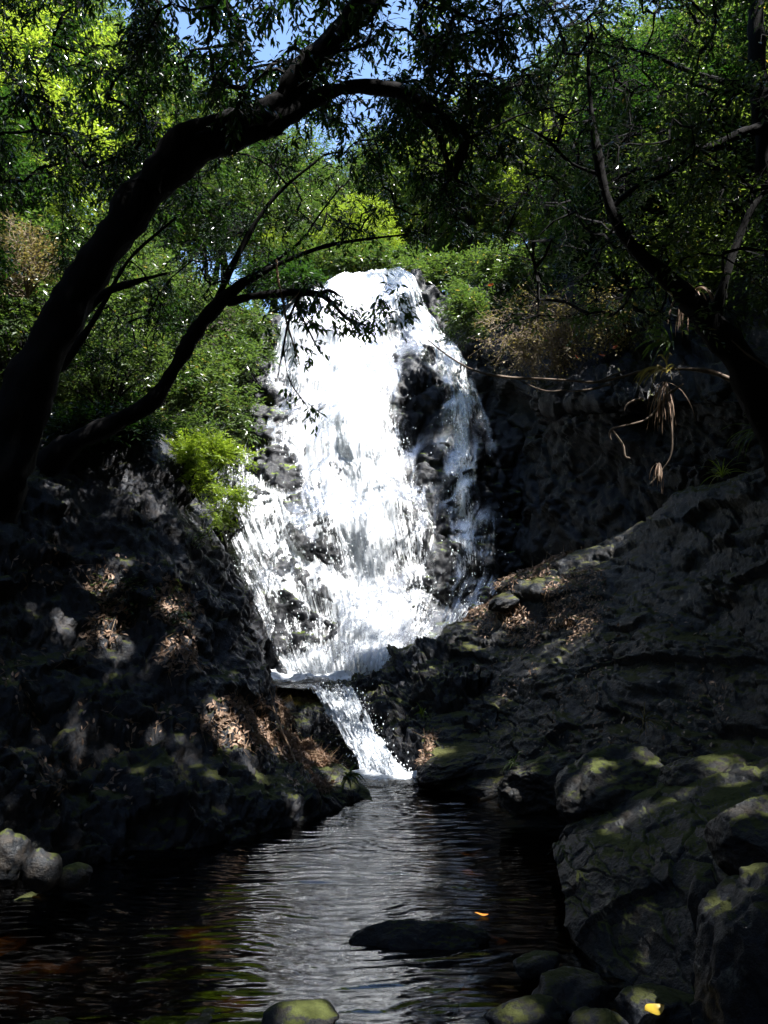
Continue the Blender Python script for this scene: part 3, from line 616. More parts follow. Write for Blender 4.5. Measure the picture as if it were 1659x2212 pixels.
BEAM_SPOTS += [(455, 985, 8.5, .25), (420, 1040, 8.4, .2), (500, 1075, 8.4, .15), (465, 1110, 8.3, .15), (400, 990, 8.5, .15), (530, 1000, 8.5, .15)]
BEAM_SPOTS += [(x, y, 9.7 + (1470 - y) / 870 * 3.2, .34) for y in range(620, 1480, 70) for x in range(int(np.interp(y, [600, 800, 1000, 1100, 1460], [700, 590, 480, 480, 640])), int(np.interp(y, [600, 900, 1400], [880, 890, 930])), 60)]
from mathutils.bvhtree import BVHTree
_tv, _tf = [], []
for _o in list(col.objects):
    if _o.type == 'MESH' and _o.name.split('.')[0] in ('left_bank', 'right_bank', 'rock_outcrop', 'sloping_rock', 'boulder', 'stone', 'pool_water', 'cascade_water'):
        _n = len(_tv); _tv += [v.co + _o.location for v in _o.data.vertices]; _tf += [[i + _n for i in p.vertices] for p in _o.data.polygons]
_bvh = BVHTree.FromPolygons(_tv, _tf); del _tv, _tf
def snap(a, b, c, r):          # the sunlit patch lies on whatever surface stands there
    q = P(a, b, c)
    if r > 0.3: return q
    h = _bvh.ray_cast(Vector((0, 0, CAMZ)), Vector((q - [0, 0, CAMZ]).tolist()).normalized())[0]
    return np.array(h[:]) if h is not None and abs(h.y - c) < 0.9 else q
BEAM_O = np.array([snap(*t_) for t_ in BEAM_SPOTS]); BEAM_R = np.array([r if r > .3 else r * 1.35 + .015 for *_, r in BEAM_SPOTS])
def in_beam(p):
    hit = np.zeros(len(p), bool)
    for o, r in zip(BEAM_O, BEAM_R):
        v = p - o; t = v @ SUN; dd = np.linalg.norm(v - t[:, None] * SUN, axis=1); hit |= (t > 0.3) & (dd < r)
    return hit
def unit(a): return a / np.maximum(np.linalg.norm(a, axis=-1, keepdims=True), 1e-9)
def leaves(mb, pos, d, up, size, rg, m=0, width=0.36, shape=6):
    if PRUNE:
        kp = ~in_beam(pos + unit(d) * size[:, None] * 0.5); pos, d, size = pos[kp], d[kp], size[kp]; up = up[kp] if np.ndim(up) == 2 else up
    n = len(pos); d = unit(d); s = unit(np.cross(d, up)); nn = np.cross(s, d)
    L_ = size[:, None]; W = L_ * width; lv = rg.random(n)
    if shape == 6:
        base = pos; l1 = pos + d * L_ * .35 + s * W * .5 + nn * L_ * .05; l2 = pos + d * L_ * .72 + s * W * .32 + nn * L_ * .02
        r1 = pos + d * L_ * .35 - s * W * .5 + nn * L_ * .05; r2 = pos + d * L_ * .72 - s * W * .32 + nn * L_ * .02
        tip = pos + d * L_ - nn * L_ * .09
        V = np.stack([base, l1, l2, tip, r2, r1], 1)
        i = np.arange(n)[:, None] * 6
        Q = np.concatenate([i + [0, 1, 2, 3], i + [0, 3, 4, 5]])
        mb.add(V, None, Q, m, np.repeat(lv, 6))
    else:
        V = np.stack([pos, pos + d * L_ * .45 + s * W * .5 + nn * L_ * .06, pos + d * L_ - nn * L_ * .05, pos + d * L_ * .45 - s * W * .5 + nn * L_ * .06], 1)
        i = np.arange(n)[:, None] * 4
        T = np.concatenate([i + [0, 1, 2], i + [0, 2, 3]])
        mb.add(V, T, None, m, np.repeat(lv, 4))
def tube(mb, pts, rad, sides=8, m=0, rough=0.0, seed=0.0, sub=1, cap=True):
    pts = np.asarray(pts, float); rad = np.asarray(rad, float)
    if sub > 1:
        k = (len(pts) - 1) * sub + 1; pr = catmull(np.concatenate([pts, rad[:, None]], 1), k); pts, rad = pr[:, :3], np.maximum(pr[:, 3], 0.001)
    k = len(pts); tg = unit(np.gradient(pts, axis=0)); ref = np.array([0.31, 0.2, 0.93])
    if abs((tg[0] * ref).sum()) > 0.9: ref = np.array([1.0, 0, 0])
    a = unit(np.cross(tg, ref)); b = np.cross(tg, a); th = np.linspace(0, 2 * np.pi, sides, endpoint=False)
    V = pts[:, None] + rad[:, None, None] * (np.cos(th)[None, :, None] * a[:, None] + np.sin(th)[None, :, None] * b[:, None])
    if rough:
        nn = unit(V - pts[:, None]); V = V + nn * (rad[:, None] * rough * (fbm(V * 4 + seed, 4) + 0.5 * perlin(V * 14 + seed)))[..., None]
    i = np.arange(k)[:, None] * sides; j = np.arange(sides); j2 = (j + 1) % sides
    Q = np.stack([i[:-1] + j, i[:-1] + j2, i[1:] + j2, i[1:] + j], -1).reshape(-1, 4)
    T = None
    V = V.reshape(-1, 3)
    if cap:
        V = np.concatenate([V, pts[-1:] + tg[-1:] * rad[-1]]); T = np.stack([(k - 1) * sides + j, (k - 1) * sides + j2, np.full(sides, k * sides)], -1)
    mb.add(V, T, Q, m)
def twigs(mb, A, B, r, m=1):        # many straight three sided twigs at once
    n = len(A); d = unit(B - A); a = unit(np.cross(d, np.array([0.3, 0.5, 0.81]))); b = np.cross(d, a)
    V = []
    for (p, k) in ((A, 1.0), (B, 0.45)):
        for th in (0, 2.09, 4.19): V.append(p + (math.cos(th) * a + math.sin(th) * b) * (r * k)[:, None])
    V = np.stack(V, 1); i = np.arange(n)[:, None] * 6
    Q = np.concatenate([i + [0, 1, 4, 3], i + [1, 2, 5, 4], i + [2, 0, 3, 5]])
    mb.add(V, None, Q, m)
def spray(mb, cen, dirs, rg, ntw=6, tl=0.35, nl=9, ls=0.07, droop=0.25, width=0.36, shape=4, spread=0.9, lm=0, tm=1, tr=0.004, gap=0.0):
    """cen (n,3) starts, dirs (n,3): fans of leafy twigs"""
    n = len(cen)
    A = np.repeat(cen, ntw, 0); d = unit(np.repeat(unit(dirs), ntw, 0) + rg.normal(size=(n * ntw, 3)) * spread * 0.6 - np.array([0, 0, droop]))
    ln = tl * (0.6 + 0.7 * rg.random(n * ntw)); B = A + d * ln[:, None]; Mid = A + d * (ln * 0.5)[:, None] + rg.normal(size=A.shape) * (tl * 0.06)
    rr = np.full(len(A), tr); twigs(mb, A, Mid, rr, tm); twigs(mb, Mid, B, rr * 0.6, tm)
    k = len(A); t_ = np.tile(np.linspace(0.25, 1.0, nl), k)[:, None]; Ar, Br, dr = np.repeat(A, nl, 0), np.repeat(B, nl, 0), np.repeat(d, nl, 0)
    pos = Ar + (Br - Ar) * t_ + rg.normal(size=Ar.shape) * 0.008
    side = unit(np.cross(dr, np.array([0.0, 0.1, 1.0]))) * (np.tile(np.where(np.arange(nl) % 2 == 0, 1.0, -1.0), k))[:, None]
    ld = unit(dr * 0.7 + side * 0.9 + rg.normal(size=pos.shape) * 0.30 - np.array([0, 0, droop * 1.2]))
    upv = unit(np.array([0, 0, 1.0]) + rg.normal(size=pos.shape) * 0.45)
    sz = ls * (0.65 + 0.6 * rg.random(len(pos)))
    if gap:
        kp = rg.random(len(pos)) > gap; pos, ld, upv, sz = pos[kp], ld[kp], upv[kp], sz[kp]
    leaves(mb, pos, ld, upv, sz, rg, lm, width, shape)

def branch_links(mb, cen, limbpts, rg, m=1, r=0.012, f=1.0):
    """crooked branches: every cluster hangs on the nearest limb point or on a cluster already reached"""
    n = len(cen); d = np.linalg.norm(cen[:, None] - limbpts[None], axis=-1); par = limbpts[d.argmin(1)].copy(); best = d.min(1); pid = np.full(n, -1); done = np.zeros(n, bool); order = []
    for _ in range(n):
        i = int(np.where(done, 1e9, best).argmin()); done[i] = True; order.append(i)
        dd = np.linalg.norm(cen - cen[i], axis=1) * 0.92
        up = (~done) & (dd < best); best[up] = dd[up]; par[up] = cen[i]; pid[up] = i
    cnt = np.ones(n)
    for i in reversed(order):
        if pid[i] >= 0: cnt[pid[i]] += cnt[i]
    rr = r * 0.45 * np.minimum(cnt, 14) ** 0.5
    mid = par * 0.5 + cen * 0.5 + rg.normal(size=cen.shape) * (0.10 * best)[:, None]
    twigs(mb, par, mid, rr, m); twigs(mb, mid, cen, rr * 0.85, m)

def crown_tree_meshes(name, seed, H=4.2, rad=(1.9, 1.9, 1.7), nspray=420, leafm='leaf', ls=0.075, ntw=6, nl=9, width=0.4, bark='bark', lean=(0.2, 0.1)):
    rg = np.random.default_rng(seed)
    tb = MB(); hz = H - rad[2] * 0.9
    tp = np.array([[0, 0, -0.6], [lean[0] * .3, lean[1] * .3, hz * 0.4], [lean[0] * .8, lean[1] * .8, hz * 0.8], [lean[0], lean[1], hz + rad[2] * 0.6], [lean[0] * 1.2, lean[1] * 1.2, H + rad[2] * 0.4]])
    tube(tb, tp, [0.13, 0.10, 0.08, 0.05, 0.015], 9, 0, 0.25, seed, sub=5)
    cen0 = np.array([lean[0], lean[1], H])
    p = unit(rg.normal(size=(nspray * 3, 3))) * (rg.random((nspray * 3, 1)) ** 0.45)
    ok = (perlin(p * 1.9 + seed) > -0.12); p = p[ok][:nspray]; cen = cen0 + p * np.array(rad)
    # limbs to a subset
    nb = 13; idx = rg.choice(len(cen), nb, replace=False); tips = cen[idx]
    for tpt in tips:
        z0 = hz * 0.55 + (H - hz * 0.55) * rg.random() * 0.8; f = (z0 + 0.6) / (H + rad[2] * .4 + .6)
        st = catmull(tp, 50)[min(49, int(f * 49))]
        md = (st + tpt) / 2 + rg.normal(size=3) * 0.18 + np.array([0, 0, 0.12])
        tube(tb, [st, md, tpt], [0.045, 0.028, 0.01], 5, 0, 0.2, seed, sub=3)
    cb = MB()
    dd = np.linalg.norm(cen[:, None] - tips[None], axis=-1); j = dd.argmin(1)
    branch_links(cb, cen, np.concatenate([tips, catmull(tp, 12)[6:]]), rg, 1, 0.012)
    spray(cb, cen, unit(p + np.array([0, 0, 0.15])), rg, ntw=ntw, tl=0.36, nl=nl, ls=ls, width=width)
    return (tb.mesh(name + '_trunk', [M[bark]], True), cb.mesh(name + '_crown', [M[leafm], M[bark]]))
def part(mb, name, mats, parent, smooth):
    me = mb.mesh(name, mats, smooth); me.transform(Matrix.Translation(-Vector(parent.location))); return link(name, me, parent)
TREES = {
 'a': crown_tree_meshes('tree_a', 11, 4.0, (1.9, 1.8, 1.6), 430, 'leaf', 0.10),
 'b': crown_tree_meshes('tree_b', 12, 4.6, (1.6, 1.7, 2.0), 400, 'leaf_yellow', 0.115, width=0.45),
 'c': crown_tree_meshes('tree_c', 13, 3.6, (2.1, 1.9, 1.4), 480, 'leaf', 0.085, nl=9),
 'd': crown_tree_meshes('tree_d', 14, 4.2, (1.7, 1.7, 1.7), 430, 'leaf_dark', 0.10),
 'e': crown_tree_meshes('tree_e', 15, 4.4, (1.8, 1.8, 1.7), 460, 'leaf_bright', 0.075, nl=10),
}
def place_tree(kind, loc, s, rz, label, group=None, cat='tree', name='tree', tilt=(0, 0)):
    r = empty(name, loc, rz); r.rotation_euler = (tilt[0], tilt[1], rz); r.scale = (s, s, s)
    link('trunk', TREES[kind][0], r); link('crown', TREES[kind][1], r)
    tag(r, label, cat, group); return r
def gz(x, y): return float(terrain_z(np.array([x * 1.0]), np.array([y * 1.0]))[0])

# hill beyond the falls
k = 0
rr_ = np.random.default_rng(5)
spots = []
for y0, x0, x1, st in ((15.2, -6.5, 7.5, 2.0), (17.5, -8, 9, 2.3), (20.5, -10, 11, 2.8), (24.5, -13, 14, 3.3), (30, -17, 18, 4.0)):
    x = x0
    while x < x1:
        spots.append((x + rr_.normal() * 0.3, y0 + rr_.normal() * 0.4)); x += st
for (x, y) in spots:
    front = y < 19
    kind = rr_.choice(['a', 'c', 'e', 'b', 'a'] if x < 4 else ['a', 'c', 'd', 'e', 'd'])
    s = 0.75 + 0.3 * rr_.random() if front else 0.95 + 0.35 * rr_.random()
    if abs(x / y + 0.28) < 0.05: s *= 0.55
    if front and abs(x + 0.3) < 2.0: s *= 0.5
    lab = ('small leafy tree standing on the slope directly above the waterfall lip' if front else 'sunlit green tree on the hill rising far behind the waterfall')
    grp = 'trees above the waterfall lip' if front else 'trees on the hill behind the waterfall'
    place_tree(kind, (x, y, gz(x, y) - 0.3), s, rr_.random() * 6.3, lab, grp)
# left slope trees
for i, (x, y, z, s, kd) in enumerate([(-4.9, 10.4, 2.6, 0.8, 'a'), (-5.9, 9.0, 3.4, 1.0, 'd'), (-4.2, 12.2, 3.6, 0.75, 'a'), (-6.4, 11.3, 4.6, 1.0, 'e'), (-5.4, 13.4, 5.2, 0.9, 'c'), (-7.8, 9.6, 5.6, 1.1, 'b'),
                                   (-7.3, 13.2, 6.6, 1.1, 'e'), (-9.2, 11.6, 7.6, 1.2, 'b'), (-3.9, 10.9, 2.5, 0.5, 'a'), (-5.0, 7.6, 2.6, 0.7, 'd')]):
    place_tree(kd, (x, y, z - 0.4), s, i * 1.9, 'bushy green tree on the steep slope left of the waterfall', 'trees on the left slope')
# right slope trees
for i, (x, y, z, s, kd) in enumerate([(4.3, 11.6, 6.2, 0.8, 'a'), (5.4, 10.4, 6.0, 0.9, 'c'), (6.4, 9.2, 6.0, 1.0, 'd'), (5.0, 13.2, 7.2, 0.9, 'c'), (7.2, 11.8, 8.0, 1.1, 'a'), (7.8, 8.4, 7.0, 1.1, 'd'),
                                   (3.6, 13.6, 6.8, 0.7, 'e'), (8.8, 13.0, 9.5, 1.2, 'c')]):
    place_tree(kd, (x, y, z - 0.6), s, i * 2.3, 'dense small leaved tree on the shaded slope above the right cliff', 'trees above the right cliff')
for i, (x, y, top, s) in enumerate([(3.9, 11.2, 7.6, 0.62), (4.7, 10.2, 8.2, 0.75)]):
    place_tree('d', (x - 0.6, y - 0.3, top - 4.2 * s), s, i * 1.7, 'dark leafy tree leaning over the right side of the waterfall', 'dark trees beside the right of the waterfall')
for i, (x, y, s) in enumerate([(-3.3, 14.6, 0.6), (-2.4, 16.4, 0.8), (-4.6, 16.0, 0.9), (-1.4, 15.0, 0.45)]):
    place_tree('ac'[i % 2], (x, y, gz(x, y) - 0.3), s, i, 'small leafy tree standing on the slope directly above the waterfall lip', 'trees above the waterfall lip')
# unseen trees added on both sides to block sun and sky round the viewer
def shade_tree(root, top, s, kind, rz):
    global PRUNE
    PRUNE = True; rg = np.random.default_rng(int(rz * 10) + 400)
    root = np.array([root[0], root[1], gz(root[0], root[1]) - 0.4]); top = np.array(top, float)
    o = empty('shade_tree', tuple(root.tolist())); h = top - root; mb = MB()
    pts = np.array([root, root + h * np.array([.12, .12, .35]), root + h * np.array([.4, .4, .68]), root + h * np.array([.75, .75, .9]), top])
    tube(mb, pts, [0.22, 0.17, 0.14, 0.10, 0.04], 10, 0, 0.25, rz, sub=6)
    part(mb, 'trunk', [M['bark']], o, True)
    R_ = s * 1.75; n = int(400 * s * s)
    p = unit(rg.normal(size=(n * 4, 3))) * rg.random((n * 4, 1)) ** 0.4; p = p[perlin(p * 2.4 + rz * 3) > 0.0][:n]
    cen = top + p * np.array([R_, R_, R_ * 0.7]); cb = MB()
    branch_links(cb, cen, catmull(pts, 16)[9:], rg, 1, 0.014)
    spray(cb, cen, unit(p + np.array([0, 0, 0.1])), rg, ntw=6, tl=0.36, nl=8, ls=0.11, width=0.42)
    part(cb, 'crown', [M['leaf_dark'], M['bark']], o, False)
    PRUNE = False
    tag(o, 'unseen tall tree added to shade the stream beside the viewer', 'tree', 'unseen trees added to shade the stream near the viewer')
ROOF = [((-5.6, 3.0), (-1.4, 3.6, 9.6), 1.0, 'd'), ((-5.0, 0.4), (-1.2, 0.8, 9.0), 1.35, 'd'), ((6.2, 3.4), (1.8, 3.8, 9.8), 1.1, 'd'), ((6.0, 1.0), (2.0, 1.2, 9.2), 1.35, 'd'),
        ((6.8, 4.8), (4.3, 3.9, 9.6), 1.0, 'd'), ((8.2, 5.6), (6.9, 4.6, 10.2), 1.35, 'd'), ((7.4, 2.0), (5.4, 2.0, 9.4), 1.4, 'd'), ((9.6, 3.2), (8.6, 3.4, 10.8), 1.5, 'c'),
        ((-6.2, 5.2), (-4.4, 5.0, 9.6), 1.2, 'a'), ((-4.8, -2.4), (-2.0, -2.2, 8.6), 1.5, 'd'), ((4.6, -2.2), (1.6, -2.4, 8.8), 1.6, 'd'), ((-6.5, 1.6), (-4.6, 2.0, 9.2), 1.3, 'd'),
        ((0.5, -6.0), (0.3, -4.8, 5.6), 1.9, 'd'), ((7.5, -1.5), (5.0, -1.2, 9.0), 1.6, 'c'), ((-4.6, -5.0), (-3.4, -4.6, 3.8), 1.8, 'd'), ((4.8, -5.0), (3.8, -4.8, 4.2), 1.8, 'd'),
        ((6.0, 5.8), (2.9, 6.0, 9.9), 0.85, 'd'), ((5.2, -8.0), (2.4, -8.0, 8), 2.0, 'd'), ((-5.2, -8.0), (-2.4, -8.0, 8), 2.0, 'd')]
for i, (a_, b_, s_, k_) in enumerate(ROOF): shade_tree(a_, b_, s_, k_, i * 1.3)

# ------------------------------------------------------------------ the big leaning trees
def limb(mb, pts, D, sides=14, rough=0.22, seed=0.0, sub=6, m=0, dD=None):
    p = np.array(pts, float); p[:, 2] *= 0.72; rough *= 1.7; Ds = np.full(len(p), float(D)) if dD is None else np.array(dD, float)
    tube(mb, P(p[:, 0], p[:, 1], Ds), p[:, 2] * Ds / F, sides, m, rough, seed, sub)
def scatter(rg, x0, x1, y0, y1, D0, D1, n, fn=None):
    x = x0 + (x1 - x0) * rg.random(n * 4); y = y0 + (y1 - y0) * rg.random(n * 4); D = D0 + (D1 - D0) * rg.random(n * 4)
    q = perlin(np.stack([x * 0.011, y * 0.011, D * 0.0 + 3], -1)); ok = q > -0.12
    if fn is not None: ok &= fn(x, y)
    return P(x[ok][:n], y[ok][:n], D[ok][:n])
rg = np.random.default_rng(21)
PRUNE = True
A0 = empty('leaning_tree', at(-10, 1060, 5.6)); tag(A0, 'thick dark tree leaning from the left bank whose limbs arch over the waterfall', 'tree')
Ai = Matrix.Translation(-Vector(A0.location))
tm = MB()
limb(tm, [(-20, 1120, 85), (15, 1000, 78), (60, 850, 68), (125, 710, 60), (195, 590, 56), (275, 470, 56), (360, 375, 54), (450, 315, 46), (545, 275, 46), (605, 225, 42), (655, 155, 38), (725, 75, 37), (800, -5, 36), (880, -100, 34), (960, -220, 28)], 5.5, 20, 0.2, 1.0)
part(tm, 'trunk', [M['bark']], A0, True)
bm_ = MB(); limb(bm_, [(320, 400, 34), (370, 310, 28), (420, 272, 24), (480, 258, 20), (550, 255, 22), (590, 250, 16)], 5.35, 12, 0.3, 4.0); part(bm_, 'limb', [M['bark']], A0, True)
bm_ = MB(); limb(bm_, [(560, 285, 36), (610, 255, 30), (665, 222, 24), (725, 195, 21), (790, 187, 21), (860, 196, 20), (915, 228, 20), (965, 262, 20), (1003, 300, 17), (992, 345, 13), (985, 385, 7), (1010, 400, 3)], 5.5, 12, 0.25, 7.0)
limb(bm_, [(880, 215, 11), (910, 255, 9), (945, 285, 9), (960, 330, 8), (975, 370, 5)], 5.5, 8, 0.2, 8.0)
limb(bm_, [(1000, 300, 8), (1050, 285, 4), (1120, 250, 3), (1230, 225, 2)], 5.5, 6, 0.2, 8.0); part(bm_, 'limb', [M['bark']], A0, True)
bm_ = MB(); limb(bm_, [(60, 870, 24), (150, 720, 16), (215, 640, 14), (290, 610, 9), (360, 590, 4)], 5.9, 8, 0.2, 12.0)
limb(bm_, [(130, 800, 14), (210, 680, 9), (280, 560, 6), (380, 470, 4)], 5.9, 8, 0.2, 13.0); part(bm_, 'limb', [M['bark']], A0, True)
lp = P(np.array([450, 545, 605, 655, 725, 800, 880, 700, 790, 880, 965, 1000, 360, 275]), np.array([315, 275, 225, 155, 75, -5, -100, 205, 187, 205, 262, 320, 375, 470]), 5.5)
cm = MB()
gapfn = lambda x, y: (perlin(np.stack([x * .03, y * .03, x * 0 + 7], -1)) > 0.25) | ~(((np.abs(x - 370) < 60) & (np.abs(y - 130) < 70)) | ((np.abs(x - 575) < 50) & (np.abs(y - 75) < 60)) | ((np.abs(x - 830) < 50) & (np.abs(y - 140) < 35)) | ((np.abs(x - 890) < 35) & (np.abs(y - 260) < 40)) | ((np.abs(x - 1060) < 45) & (y < 40)))
cen = np.concatenate([scatter(rg, 300, 1150, -120, 230, 5.0, 7.0, 300, gapfn), scatter(rg, -60, 420, -100, 420, 5.8, 7.5, 230), scatter(rg, 640, 960, 60, 340, 5.6, 7.6, 75), scatter(rg, 850, 1100, 150, 430, 5.2, 6.5, 60, gapfn)])
branch_links(cm, cen, lp, rg)
spray(cm, cen, rg.normal(size=cen.shape) + np.array([0, 0, -0.5]), rg, ntw=5, tl=0.26, nl=8, ls=0.07, droop=0.5, shape=6, width=0.36, tr=0.003)
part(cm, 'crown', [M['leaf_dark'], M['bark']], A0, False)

B0 = empty('crooked_tree', at(150, 980, 6.6)); tag(B0, 'slim crooked tree bending up from the left bank with a twig reaching over the falls', 'tree')
tm = MB(); limb(tm, [(90, 1010, 46), (160, 955, 36), (250, 912, 29), (325, 872, 25), (375, 800, 22), (415, 728, 21), (465, 665, 19), (515, 618, 15), (590, 576, 9), (660, 546, 7), (740, 524, 5), (880, 506, 3)], 6.6, 14, 0.22, 2.0)
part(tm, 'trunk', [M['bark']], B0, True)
bm_ = MB(); limb(bm_, [(490, 655, 13), (530, 643, 12), (580, 636, 12), (640, 632, 12), (690, 637, 9), (720, 657, 7), (750, 688, 5), (790, 702, 3)], 6.6, 9, 0.25, 5.0)
limb(bm_, [(690, 637, 7), (712, 628, 6), (735, 640, 3)], 6.6, 7, 0.2, 5.5)
limb(bm_, [(645, 640, 5), (625, 690, 4), (612, 750, 3), (600, 815, 2)], 6.55, 6, 0.2, 6.0); limb(bm_, [(640, 660, 4), (660, 700, 3), (690, 760, 2)], 6.5, 6, 0.2, 6.0)
limb(bm_, [(612, 750, 2.5), (625, 820, 2), (665, 880, 1.5)], 6.5, 6, 0.2, 6.0)
part(bm_, 'limb', [M['bark']], B0, True)
bm_ = MB(); limb(bm_, [(455, 680, 13), (490, 600, 10), (530, 520, 9), (570, 455, 7), (620, 400, 5), (700, 335, 3)], 6.7, 8, 0.2, 9.0)
limb(bm_, [(520, 618, 7), (600, 560, 6), (650, 520, 5), (700, 450, 3), (740, 400, 2)], 6.7, 7, 0.2, 9.5); part(bm_, 'limb', [M['bark']], B0, True)
lp = P(np.array([465, 515, 590, 660, 740, 880, 490, 530, 570, 620, 700, 640, 720, 612, 600, 650]), np.array([665, 618, 576, 546, 524, 506, 600, 520, 455, 400, 335, 632, 657, 750, 815, 870]), 6.6)
cm = MB()
cen = np.concatenate([scatter(rg, 130, 640, 330, 620, 6.2, 8.6, 190), scatter(rg, 420, 1000, 270, 500, 6.2, 8.0, 110), scatter(rg, 130, 420, 600, 820, 6.8, 8.6, 70)])
branch_links(cm, cen, lp, rg, r=0.008)
spray(cm, cen, rg.normal(size=cen.shape), rg, ntw=5, tl=0.26, nl=9, ls=0.05, droop=0.3, shape=6, tr=0.003)
cen = np.concatenate([scatter(rg, 640, 880, 590, 700, 6.4, 6.8, 48), scatter(rg, 600, 700, 700, 780, 6.4, 6.7, 4), P(np.array([690, 612, 665, 560]), np.array([885, 830, 870, 700]), 6.5)])
branch_links(cm, cen, lp, rg, r=0.004)
spray(cm, cen, rg.normal(size=cen.shape) + np.array([0.3, 0, -0.5]), rg, ntw=3, tl=0.16, nl=5, ls=0.07, droop=0.5, shape=6, tr=0.002)
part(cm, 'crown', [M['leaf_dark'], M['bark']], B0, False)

# dead hanging branch
tm = MB(); limb(tm, [(597, 560, 3), (600, 600, 4.5), (612, 655, 4), (620, 700, 3), (640, 760, 2), (648, 790, 1.5)], 6.45, 7, 0.3, 2.0)
limb(tm, [(612, 655, 2), (640, 640, 1.5), (655, 610, 1)], 6.45, 5, 0.2, 2.0)
me = tm.mesh('hanging_branch', [M['dead_wood']], True); o = link('hanging_branch', me); tag(o, 'thin pale dead branch hanging from the crooked tree in front of the falls', 'branch')

C0 = empty('leaning_tree', at(1690, 1000, 6.4)); tag(C0, 'dark tree leaning in from the right edge above the shaded cliff', 'tree')
tm = MB(); limb(tm, [(1720, 1010, 70), (1650, 880, 58), (1590, 770, 46), (1515, 680, 36), (1445, 605, 27), (1385, 552, 21), (1342, 500, 17), (1312, 430, 14), (1290, 330, 12), (1275, 220, 8), (1270, 120, 5)], 6.4, 16, 0.22, 3.0)
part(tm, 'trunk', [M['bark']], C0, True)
bm_ = MB(); limb(bm_, [(1540, 700, 24), (1565, 610, 14), (1590, 530, 12), (1625, 450, 9), (1680, 380, 7)], 6.4, 9, 0.2, 5.0); part(bm_, 'limb', [M['bark']], C0, True)
bm_ = MB(); limb(bm_, [(1320, 450, 9), (1380, 400, 7), (1450, 370, 5), (1530, 300, 3)], 6.4, 7, 0.2, 6.0)
limb(bm_, [(1300, 380, 8), (1230, 350, 5), (1180, 300, 4), (1110, 260, 2)], 6.4, 7, 0.2, 6.5); part(bm_, 'limb', [M['bark']], C0, True)
lp = P(np.array([1445, 1385, 1342, 1312, 1290, 1275, 1270, 1565, 1625, 1380, 1450, 1230, 1180]), np.array([605, 552, 500, 430, 330, 220, 120, 610, 450, 400, 370, 350, 300]), 6.4)
cm = MB(); cen = np.concatenate([scatter(rg, 1120, 1700, -60, 420, 5.9, 8.6, 420), scatter(rg, 1080, 1700, 380, 700, 5.8, 8.4, 190)])
branch_links(cm, cen, lp, rg)
spray(cm, cen, rg.normal(size=cen.shape), rg, ntw=5, tl=0.30, nl=9, ls=0.060, droop=0.3, shape=4, width=0.42, tr=0.003)
part(cm, 'crown', [M['leaf'], M['bark']], C0, False)

E0 = empty('upright_tree', at(1700, 700, 7.4)); tag(E0, 'straight dark tree at the right edge reaching the top of the picture', 'tree')
tm = MB(); limb(tm, [(1700, 900, 40), (1680, 560, 34), (1655, 330, 30), (1640, 180, 27), (1632, 0, 24), (1625, -160, 20)], 7.4, 12, 0.2, 3.0); part(tm, 'trunk', [M['bark']], E0, True)
bm_ = MB(); limb(bm_, [(1665, 270, 22), (1600, 290, 17), (1540, 318, 14), (1470, 330, 10), (1380, 365, 6), (1300, 400, 3)], 7.3, 9, 0.2, 3.0)
limb(bm_, [(1645, 200, 14), (1560, 175, 9), (1480, 150, 7), (1380, 110, 5), (1250, 90, 3)], 7.3, 8, 0.2, 4.0); part(bm_, 'limb', [M['bark']], E0, True)
lp = P(np.array([1600, 1540, 1470, 1380, 1560, 1480, 1380, 1250]), np.array([290, 318, 330, 365, 175, 150, 110, 90]), 7.3)
cm = MB(); cen = np.concatenate([scatter(rg, 1180, 1720, -80, 560, 7.6, 9.5, 230), scatter(rg, 900, 1220, -60, 480, 8.2, 9.8, 150)]); branch_links(cm, cen, lp, rg)
spray(cm, cen, rg.normal(size=cen.shape), rg, ntw=5, tl=0.32, nl=9, ls=0.065, droop=0.3, shape=4, width=0.42, tr=0.003)
part(cm, 'crown', [M['leaf_yellow'], M['bark']], E0, False)

PRUNE = False
# ------------------------------------------------------------------ shrubs
def shrub(name, root, cenlist, leafm, label, ls=0.06, ntw=6, nl=9, tl=0.25, width=0.36, cat='shrub', bark='bark', gap=0.0, droop=0.2, shape=4, seed=1, r=0.008, tr=0.003, spread=0.9):
    rg = np.random.default_rng(seed); o = empty(name, root); tag(o, label, cat)
    sb = MB(); rt = np.array(root); k = max(4, len(cenlist) // 10)
    main = cenlist[rg.choice(len(cenlist), min(k, len(cenlist)), replace=False)]
    for c in main:
        mid = (rt + c) / 2 + rg.normal(size=3) * 0.08; tube(sb, [rt, mid, c], [r * 2.2, r * 1.4, r * 0.6], 6, 0, 0.2, seed, sub=3)
    part(sb, 'stems', [M[bark]], o, True)
    fb = MB(); branch_links(fb, cenlist, np.concatenate([main, (main + rt) / 2]), rg, 1, r * 0.5)
    spray(fb, cenlist, unit(cenlist - rt) + rg.normal(size=cenlist.shape) * 0.4, rg, ntw=ntw, tl=tl, nl=nl, ls=ls, width=width, gap=gap, droop=droop, shape=shape, tr=tr, spread=spread)
    part(fb, 'foliage', [M[leafm], M[bark]], o, False)
    return o
rg = np.random.default_rng(33)
def ell(px, py, D, rx, ry, rD, n):
    p = unit(rg.normal(size=(n, 3))) * rg.random((n, 1)) ** 0.5
    return P(px + p[:, 0] * rx, py + p[:, 1] * ry, D + p[:, 2] * rD)
